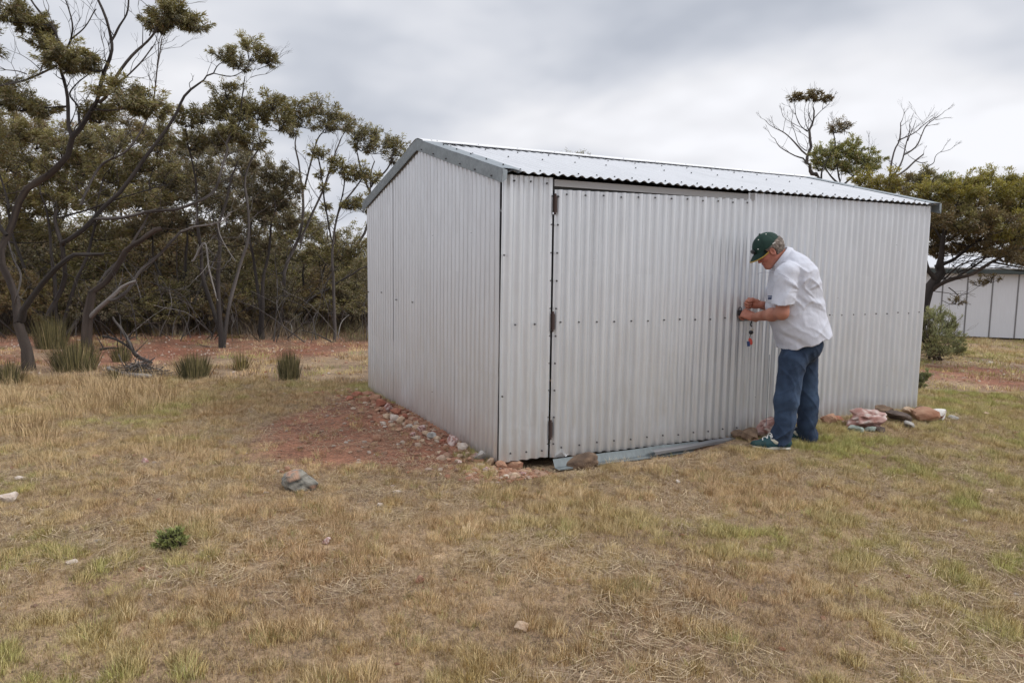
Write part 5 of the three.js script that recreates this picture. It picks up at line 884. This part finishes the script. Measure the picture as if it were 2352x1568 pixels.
    for (const s of [-1, 1]) { let e = ell(p, H(.008, -.038, s * .080), .020, .033, .011); e = Math.max(e, -ell(p, H(.012, -.034, s * .092), .012, .021, .012)); d = smin(d, e, .008); }
    d = smin(d, capD(p, H(-.035, -.05, 0), neckB, .057, .066), .035);
    return d;
  };
  const headLo = box3([H(0, 0, 0)], .175);
  const geoms = [nets(bodyF, ...box3([wrL, wrR, shL, shR, anL, anR, neckB, H(-.03, -.05, 0)], .15), .0105, skin), nets(headF, ...headLo, .0042, skinHead)];
  for (const [B, W, d] of [[bonesL, wrL, dirL], [bonesR, wrR, dirR]]) { const c = W.clone().addScaledVector(d, .055); geoms.push(nets(bones(B), c.clone().subScalar(.095), c.clone().addScalar(.095), .0032, (p) => mix3(skin(p), [.44, .16, .11], .4))); }
  part('body', mergeGeometries(geoms), skinMat, man);
  // --- hair, grey brown, below the cap
  const hairC = (p) => mix3([.075, .055, .045], [.24, .20, .17], clamp(.45 + 1.2 * fbm(p.x * 60, p.y * 60, p.z * 25, 3)));
  part('hair', nets((p) => {
    const q = p.clone().sub(HC), f = q.dot(hf), u = q.dot(hu); let d = smin(ell(p, H(-.004, .0, 0), .106, .104, .084), ell(p, H(-.034, -.02, 0), .082, .086, .080), .03);
    d = Math.max(d, u - .012 - .012 * sstep(.04, -.11, f)); d -= .003 + .004 * noise(p.x * 90, p.y * 90, p.z * 40); d = Math.max(d, f - lerp(.055, -.012, sstep(.01, -.05, u)) - .003 * noise(u * 200, q.z * 90)); d = Math.max(d, -(u + .092 + .05 * sstep(-.06, .03, f))); d = Math.max(d, -ell(p, H(.008, -.038, q.z > 0 ? .088 : -.088), .021, .033, .03)); return d;
  }, ...headLo, .0046, hairC), hairMat, man);
  // --- cap
  const cap = part('cap', nets((p) => {
    const q = p.clone().sub(HC), f = q.dot(hf), u = q.dot(hu), ang = Math.atan2(q.z, f); let d = ell(p, H(-.001, .010, 0), .112, .102, .091) + .0016 * Math.pow(Math.abs(Math.cos(ang * 3)), 30);
    const base = .004 + .012 * sstep(.04, -.11, f); d = Math.max(d, base - u); d = Math.max(d, -ell(p, H(-.115, .022, 0), .03, .028, .042)); return d;
  }, ...headLo, .0046, (p) => mix3([.006, .026, .020], [.012, .045, .034], clamp(.5 + fbm(p.x * 30, p.y * 30, p.z * 30, 2)))), capMat, man);
  const green = plain(.008, .033, .026, .85), gold = plain(.46, .30, .05, .7), white = plain(.75, .75, .72, .6), dark = plain(.012, .013, .018, .35);
  {
    const bd = hf.clone().multiplyScalar(.90).addScaledVector(hu, -.40).normalize(), up = ortho(hu, bd), g = new GB(), NS = 16, NR = 7, rim = [], row = [];
    const P = (s, r, w) => { const x = s * .082, root = .112 * Math.sqrt(Math.max(0, 1 - (x / .094) ** 2)) - .004, len = .070 * Math.pow(Math.max(0, 1 - Math.abs(s) ** 2.6), .55); return H(root, .006, x).addScaledVector(bd, r * len).addScaledVector(up, -.028 * s * s * r - .006 * r * r + w); };
    for (const w of [.0022, -.0022]) for (let i = 0; i <= NS; i++) for (let j = 0; j <= NR; j++) { const s = -1 + 2 * i / NS; g.v(P(s, j / NR, w), up.clone().multiplyScalar(Math.sign(w)), w > 0 ? [.008, .033, .026] : [.010, .030, .024], i * .1, j * .1); }
    const W = NR + 1, off = (NS + 1) * W; for (const o of [0, off]) for (let i = 0; i < NS; i++) for (let j = 0; j < NR; j++) { const a = o + i * W + j; g.i.push(a, a + 1, a + W, a + 1, a + W + 1, a + W); }
    part('brim', g.geo(), capMat, cap);
    for (let i = 0; i <= 20; i++) rim.push(P(-1 + i / 10, 1, 0)); part('brim_edge', new THREE.TubeGeometry(new THREE.CatmullRomCurve3(rim), 40, .0042, 6), gold, cap).userData.label = 'gold edge of the cap brim';
    part('button', new THREE.SphereGeometry(.009, 10, 8).translate(...H(-.001, .112, 0).toArray()), green, cap);
    for (const [f, u, s] of [[.045, .098, .05], [-.03, .1, .05], [.085, .035, .058]]) { const c = H(f, u, s), n = c.clone().sub(H(0, .012, 0)).normalize(); c.copy(H(0, .012, 0)); let r = .06; while (ell(c.clone().addScaledVector(n, r), H(-.001, .010, 0), .112, .102, .091) < 0) r += .001; part('eyelet', new THREE.SphereGeometry(.0042, 8, 6).translate(...c.addScaledVector(n, r + .001).toArray()), white, cap); }
    part('badge', new THREE.SphereGeometry(1, 14, 10).scale(.012, .020, .045).rotateZ(.6).translate(...H(.112, .028, .0).toArray()), dark, cap).userData.label = 'dark raised badge on the cap front';
    part('strap', new THREE.TubeGeometry(new THREE.CatmullRomCurve3([H(-.085, .016, .058), H(-.108, .018, .03), H(-.115, .018, 0), H(-.108, .018, -.03), H(-.085, .016, -.058)]), 16, .006, 6), green, cap);
    part('size_tag', box(-.012, .012, -.003, .003, -.001, .001).rotateZ(.55).translate(...H(-.03, .013, .0925).toArray()), white, cap);
  }
  // --- shirt
  const prof = [[568, 1808, 1813, .04], [574, 1804, 1823, .075], [582, 1798, 1838, .115], [592, 1791, 1853, .165], [604, 1783, 1864, .198], [622, 1776, 1873, .215], [646, 1772, 1879, .215], [671, 1765, 1883, .205], [701, 1764, 1888, .2], [734, 1768, 1897, .202], [766, 1780, 1905, .208], [790, 1788, 1908, .208], [812, 1790, 1910, .205]].map(([Y, xf, xb, w]) => { const a = pl(xf, Y), b = pl(xb, Y); return [(a.y + b.y) / 2, (a.x + b.x) / 2, (b.x - a.x) / 2, w]; });
  const torso = (p) => { let i = 0; while (i < prof.length - 2 && prof[i + 1][0] > p.y) i++; const u = prof[i], v = prof[i + 1], t = clamp((p.y - u[0]) / (v[0] - u[0])), c = lerp(u[1], v[1], t), Aa = lerp(u[2], v[2], t), Bb = lerp(u[3], v[3], t), x = Math.abs(p.x - c) / Aa, z = Math.abs(p.z) / Bb; return (Math.pow(Math.pow(x, 2.3) + Math.pow(z, 2.3), 1 / 2.3) - 1) * Math.min(Aa, Bb); };
  const slL0 = pl(1809, 628, .165), slL1 = pl(1797, 704, .195), slR0 = pl(1806, 628, -.165), slR1 = pl(1798, 704, -.22), topY = pl(1811, 567).y, hemA = pl(1788, 800), hemB = pl(1906, 766), slCut = pl(1797, 699, .2).y;
  const pit = pl(1823, 668, 0); const folds = (p) => { const fx = p.x - pit.x, fy = p.y - pit.y, fr = Math.hypot(fx, fy), fa = Math.atan2(fy, fx), ray1 = .011 * noise(fa * 4.2 + 3, fr * 3, p.z * 3) * sstep(.02, .09, fr) * sstep(.34, .12, fr); const g1 = 1 - Math.abs(noise((p.x * .8 + p.y) * 9, (p.y - p.x) * 4, p.z * 5 + 3)), g2 = 1 - Math.abs(noise((p.x - p.y * .7) * 8 + 5, (p.y + p.x) * 4, p.z * 5)); return ray1 + folds0(p) + .004 - .008 * g1 ** 4 - .006 * g2 ** 4 * sstep(topY - .12, topY - .35, p.y); };
  const folds0 = (p) => { const w = p.x * .5 + p.y * 1.1 + p.z * .25, low = sstep(topY - .15, topY - .45, p.y); return .0065 * noise(w * 17 + 2 * noise(p.x * 5, p.y * 5, p.z * 5), p.x * 4 - p.y * 3, p.z * 6) * (.35 + .65 * low) + .004 * noise(p.x * 15 - p.y * 9, p.y * 7, p.z * 15) + .0018 * noise(p.x * 50, p.y * 30, p.z * 50); };
  const shirtF = (p) => {
    let d = torso(p); const hem = lerp(hemA.y, hemB.y, clamp((p.x - hemA.x) / (hemB.x - hemA.x)) ** 1.5) + .006 * noise(p.x * 9, p.z * 9);
    d = Math.max(d, p.y - topY); d = Math.max(d, hem - p.y);
    const sl = Math.max(smin(capD(p, slL0, slL1, .088, .079), 1, .001), slCut - p.y + .004 * noise(p.x * 20, p.z * 20)), sr = Math.max(capD(p, slR0, slR1, .09, .082), slCut - p.y);
    d = smin(d, sl, .022); d = smin(d, sr, .03);
    return d + folds(p);
  };
  const shirt = part('shirt', nets(shirtF, ...box3([pl(1755, 560, .3), pl(1915, 820, .3), pl(1755, 560, -.32), pl(1915, 820, -.32)], .03), .0085, (p) => { const q = .97 + .05 * noise(p.x * 6, p.y * 6, p.z * 6); return [.60 * q, .62 * q, .70 * q]; }), shirtMat, man);
  {
    const ca = pl(1811, 566, 0), cb = pl(1774, 614, 0), c0 = ca.clone().lerp(cb, .5), s2 = cb.clone().sub(ca).normalize(), s1 = V(0, 0, 1), half = ca.distanceTo(cb) / 2, ax = V(-s2.y, s2.x, 0); if (ax.y < 0) ax.negate();
    const g = new GB(), N = 40, prof2 = [[.80, .004], [.84, .018], [.92, .020], [1.02, .004], [1.10, -.020], [1.08, -.026]];
    const P = (i, k) => { const a = i / N * 6.2832, [r, h] = prof2[k]; return c0.clone().addScaledVector(s2, Math.cos(a) * half * r).addScaledVector(s1, Math.sin(a) * half * .86 * r).addScaledVector(ax, h + .012 * Math.sin(a) * Math.sin(a) - .012); };
    for (let i = 0; i <= N; i++) for (let k = 0; k < 6; k++) { const p = P(i, k), e = P(i + .01, k).sub(p), f = P(i, Math.min(5, k + 1)).sub(P(i, Math.max(0, k - 1))), n = e.cross(f).normalize(); g.v(p, n, [.60, .62, .70], i * .05, k * .05); }
    for (let i = 0; i < N; i++) for (let k = 0; k < 5; k++) { const a = i * 6 + k; g.i.push(a, a + 1, a + 6, a + 1, a + 7, a + 6); }
    part('collar', g.geo(), mat(.9, { side: THREE.DoubleSide }), shirt);
    // breast pocket with a small blue printed mark, seams
    const onShirt = (X, Y, t, lift = .002) => { const r = pl(X, Y, t), p = pl(X - 30, Y, t); while (shirtF(p) > 0 && p.x < r.x + .3) p.x += .001; const e = .004, n = V(shirtF(p.clone().add(V(e, 0, 0))) - shirtF(p), 0, shirtF(p.clone().add(V(0, 0, e))) - shirtF(p)).normalize(); return p.addScaledVector(n, lift); };
    const patch = (Y0, Y1, t0, t1, lift, m, name, colr) => { const q = new GB(), n = 6; for (let i = 0; i <= n; i++) for (let j = 0; j <= n; j++) q.v(onShirt(1770, lerp(Y0, Y1, j / n), lerp(t0, t1, i / n), lift), V(-.8, 0, .6), colr, i * .1, j * .1); for (let i = 0; i < n; i++) for (let j = 0; j < n; j++) { const a = i * 7 + j; q.i.push(a, a + 1, a + 7, a + 1, a + 8, a + 7); } return part(name, q.geo(), m, shirt); };
    patch(655, 694, .005, .11, .0045, mat(.9, { side: THREE.DoubleSide }), 'pocket', [.58, .60, .68]);
    patch(678.5, 681, .015, .10, .0065, mat(.8, { side: THREE.DoubleSide }), 'emblem_line', [.06, .09, .2]); patch(682.5, 687, .015, .10, .0065, mat(.8, { side: THREE.DoubleSide }), 'emblem_line', [.03, .05, .13]);
    const seam = []; for (let k = 0; k <= 10; k++) { const t = k / 10, p = pl(lerp(1781, 1830, t), 632 + 10 * t - 10 * Math.sin(t * 3.14), .4); while (shirtF(p) > 0 && p.z > 0) p.z -= .001; seam.push(p.add(V(0, 0, .0004))); }
    part('shoulder_seam', new THREE.TubeGeometry(new THREE.CatmullRomCurve3(seam), 30, .0017, 5), plain(.46, .47, .54, .9), shirt);
  }
  // --- jeans
  const pelT = pl(1843, 775, 0), pelB = pl(1838, 822, 0);
  const pelC = pl(1841, 792, 0);
  const jeansF = (p) => {
    const qx = (p.x - pelC.x) / .158, qy = (p.y - pelC.y) / .15, qz = p.z / .172; let d = (Math.sqrt(qx * qx + qy * qy + qz * qz) - 1) * .15; d = Math.max(d, p.y - pelT.y - .05);
    let L = capD(p, pl0.hL, pl0.kL, .104, .090); L = smin(L, capD(p, pl0.kL, pl0.cL, .090, .081), .03); L = smin(L, capD(p, pl0.cL, pl0.aL, .081, .080), .02);
    let R = capD(p, pl0.hR, pl0.kR, .102, .078); R = smin(R, capD(p, pl0.kR, pl0.cR, .078, .077), .03); R = smin(R, capD(p, pl0.cR, pl0.aR, .077, .070), .02);
    L = Math.max(L, pl0.hemL - p.y); R = Math.max(R, pl0.hemR - p.y);
    d = smin(d, L, .05); d = smin(d, R, .05);
    const lo = sstep(pelB.y - .15, pl0.hemL + .1, p.y), bunch = sstep(pl0.hemL + .22, pl0.hemL + .03, p.y);
    { const r1 = 1 - Math.abs(noise(p.x * 9 + p.z * 5, p.y * 15 - p.x * 11, p.z * 6 + 2)), r2 = 1 - Math.abs(noise(p.x * 8 - p.z * 4, p.y * 11 + p.x * 13, p.z * 7 + 8)); d -= .009 * r1 * r1 * r1 * (.35 + bunch) + .006 * r2 * r2 * r2 - .009; }
    d += -.002 + .009 * noise(p.x * 7 + p.z * 4, p.y * 18 - p.x * 10, p.z * 8) * (.25 + bunch * .9) + .008 * noise(p.x * 12 + p.y * 6, p.y * 7, p.z * 12 + 4) * (.5 + lo) + .002 * noise(p.x * 40, p.y * 40, p.z * 40);
    return d;
  };
  const pl0 = { hL: pl(1822, 826, .085), kL: pl(1807, 920, .10), cL: pl(1805, 962, .105), aL: pl(1793, 1032, .11), hR: pl(1850, 826, -.085), kR: pl(1856, 920, -.1), cR: pl(1855, 968, -.11), aR: pl(1857, 1034, -.12), hemL: pl(1793, 1019, .11).y, hemR: pl(1857, 1026, -.12).y };
  const jeans = part('jeans', nets(jeansF, ...box3([pl(1760, 755, .25), pl(1920, 1050, .25), pl(1760, 755, -.26), pl(1920, 1050, -.26)], .02), .0085, (p) => {
    const fade = clamp(.5 + .5 * fbm(p.x * 7, p.y * 4, p.z * 7, 3)) * .5 + .5 * sstep(pl0.hemL + .1, pl0.kL.y + .1, p.y) * sstep(pl0.hL.y, pl0.kL.y, p.y) * .6 + .2 * noise(p.x * 30, p.y * 22, p.z * 30); return mix3([.011, .023, .052], [.066, .115, .205], clamp(fade - .08));
  }), denim, man);
  { const s = []; for (let k = 0; k <= 16; k++) { const q = pl(lerp(1812, 1803, k / 16), lerp(830, 1005, k / 16), .4); while (jeansF(q) > 0 && q.z > 0) q.z -= .0015; s.push(q.add(V(0, 0, .0004))); } part('side_seam', new THREE.TubeGeometry(new THREE.CatmullRomCurve3(s), 50, .0022, 5), plain(.035, .07, .12, .9), jeans); }
  // --- shoes
  const teal = [.012, .058, .068];
  function shoe(heel, yaw, label) {                                  // built pointing to -x, sole on y = 0, then turned
    const o = new THREE.Group(); o.name = 'shoe'; o.userData.label = label; o.position.copy(heel); o.rotation.y = yaw; man.add(o);
    const up = (p) => { let d = capD(p, V(-.03, .045, 0), V(-.17, .036, 0), .042, .044); d = smin(d, capD(p, V(-.17, .034, .0), V(-.262, .028, .004), .043, .036), .03); d = smin(d, capD(p, V(-.045, .07, 0), V(-.15, .064, 0), .034, .033), .03); d = smin(d, capD(p, V(-.06, .11, 0), V(-.03, .05, 0), .036, .04), .03); d = Math.max(d, .018 + .012 * sstep(-.2, -.3, p.x) - p.y); d = Math.max(d, p.y - .125); return d + .0012 * noise(p.x * 60, p.y * 60, p.z * 60); };
    const m = part('upper', nets(up, V(-.32, 0, -.07), V(.03, .15, .07), .0045, (p) => (p.x < -.19 && p.y < .062 ? [.012, .045, .045] : p.x > -.155 && p.y > .062 + .1 * (-.02 - p.x) * .3 ? [.02, .03, .06] : teal)), shoeMat, o);
    const so = (p) => { let d = capD(p, V(-.035, 0, 0), V(-.15, 0, .002), .046, .042); d = smin(d, capD(p, V(-.15, 0, .002), V(-.258, .0, .004), .044, .040), .03); const lift = .016 * sstep(-.2, -.31, p.x); return Math.max(Math.hypot(Math.max(d + .0, -1), 0) * Math.sign(d), Math.abs(p.y - .011 - lift) - .011); };
    part('sole', nets(so, V(-.32, -.012, -.07), V(.03, .05, .07), .004, (p) => (p.y < .004 + .016 * sstep(-.2, -.31, p.x) ? [.05, .05, .05] : [.58, .56, .50])), shoeMat, o);
    const S = new THREE.Shape(); [[-.158, .082], [-.128, .082], [-.103, .066], [-.07, .06], [-.036, .071], [-.022, .088], [.008, .108], [.010, .08], [-.03, .064], [-.068, .047], [-.101, .054], [-.083, .018], [-.108, .016], [-.134, .058]].forEach(([x, y], i) => (i ? S.lineTo(x, y) : S.moveTo(x, y)));
    for (const s of [1, -1]) { const g = new THREE.ShapeGeometry(S, 4), P = g.attributes.position; for (let i = 0; i < P.count; i++) { const q = V(P.getX(i), P.getY(i), s * .09); let k = 0; while (up(q) > 0 && k++ < 90) q.z -= s * .001; P.setXYZ(i, q.x, q.y, q.z + s * .0035); } g.computeVertexNormals(); part('stripe', g, new THREE.MeshStandardMaterial({ color: new THREE.Color().setRGB(.6, .58, .48), roughness: .7, side: THREE.DoubleSide }), o); }
    for (let k = 0; k < 5; k++) { const x = -.205 + k * .018, pts = []; for (let j = -3; j <= 3; j++) { const q = V(x + (k % 2 ? .008 : -.008) * j / 3, .2, j / 3 * .028); while (up(q) > 0 && q.y > 0) q.y -= .001; pts.push(q.add(V(0, .003, 0))); } part('lace', new THREE.TubeGeometry(new THREE.CatmullRomCurve3(pts), 12, .0042, 5), white, o); }
    for (const s of [1, -1]) part('lace', new THREE.TubeGeometry(new THREE.CatmullRomCurve3([V(-.135, .108, 0), V(-.145, .118, s * .02), V(-.155, .102, s * .032), V(-.15, .085, s * .034)]), 12, .0036, 5), white, o);
    return m;
  }
  const hl = pl(1812, 1043, .12), hr = pl(1866, 1036, -.10); hl.y = Math.max(hl.y, terr(...(() => { const w = O.clone().addScaledVector(A, hl.x).addScaledVector(TD, hl.z); return [w.x, w.z]; })()) - O.y); hr.y = hl.y - .0;
  shoe(hl, -.03, 'near shoe, teal with cream stripes and white laces'); shoe(V(hr.x, hl.y + .004, hr.z), -.55, 'far shoe, half hidden under the jeans');
  // --- padlock and keys
  const toW = (q) => O.clone().addScaledVector(A, q.x).addScaledVector(TD, q.z).add(V(0, q.y, 0));
  { const w = toW(lockP), o = thing('padlock', 'black padlock held in the hand of the man on the shed door', 'padlock', w); o.rotation.y = -.5; part('case', new THREE.ExtrudeGeometry((() => { const s = new THREE.Shape(); s.moveTo(-.018, -.02); s.lineTo(.018, -.02); s.lineTo(.018, .012); s.quadraticCurveTo(.018, .02, .01, .02); s.lineTo(-.01, .02); s.quadraticCurveTo(-.018, .02, -.018, .012); s.lineTo(-.018, -.02); return s; })(), { depth: .014, bevelSize: .002, bevelThickness: .002, bevelSegments: 2 }).translate(0, .004, -.007), dark, o); part('shackle', new THREE.TubeGeometry(new THREE.CatmullRomCurve3([V(-.011, .02, 0), V(-.011, .038, 0), V(0, .048, 0), V(.011, .038, 0), V(.011, .02, 0)]), 16, .0032, 6), dark, o); }
  { const k0 = pl(1727, 737, wrL.z + .01), w = toW(k0), o = thing('key_ring', 'bunch of keys with a red and blue tag dangling below the hands of the man', 'keys', w); o.rotation.y = -YAW; const q = (X, Y, d = 0) => pl(X, Y, wrL.z + .01 + d).sub(k0);
    part('clip', new THREE.TubeGeometry(new THREE.CatmullRomCurve3([V(0, 0, 0), q(1725, 746), q(1727, 750)]), 10, .006, 6), dark, o);
    part('ring', new THREE.TorusGeometry(.011, .0022, 6, 18).translate(...q(1726.5, 754.5).toArray()), plain(.6, .6, .6, .3, .9), o);
    for (const [dx, a] of [[0, .2], [.006, -.25]]) part('key', mergeGeometries([new THREE.CylinderGeometry(.009, .009, .002, 12).rotateX(Math.PI / 2), box(-.0025, .0025, -.038, -.006, -.001, .001)]).rotateZ(a).translate(...q(1727, 757).add(V(dx, 0, .004)).toArray()), plain(.55, .54, .5, .35, .9), o);
    part('fob', new THREE.SphereGeometry(.019, 14, 10).scale(1, .9, .7).translate(...q(1725.5, 763).toArray()), dark, o);
    part('cord', new THREE.TubeGeometry(new THREE.CatmullRomCurve3([q(1725, 767), q(1723.5, 772), q(1722, 777)]), 8, .0028, 5), dark, o);
    const tg = (c, X, Y, w2, h2, r, n) => part(n, new THREE.ExtrudeGeometry((() => { const s = new THREE.Shape(); s.ellipse(0, 0, w2, h2, 0, Math.PI * 2); return s; })(), { depth: .006, bevelSize: .001, bevelThickness: .001, bevelSegments: 1, curveSegments: 8 }).rotateZ(r).translate(...q(X, Y).toArray()), c, o);
    tg(plain(.55, .07, .05, .5), 1724, 784, .014, .028, .3, 'red_tag'); part('blue_tag', box(-.011, .011, -.024, .016, .008, .013).rotateZ(.15).translate(...q(1718.5, 788).toArray()), plain(.02, .05, .16, .5), o); }
}

renderer.render(scene, camera);
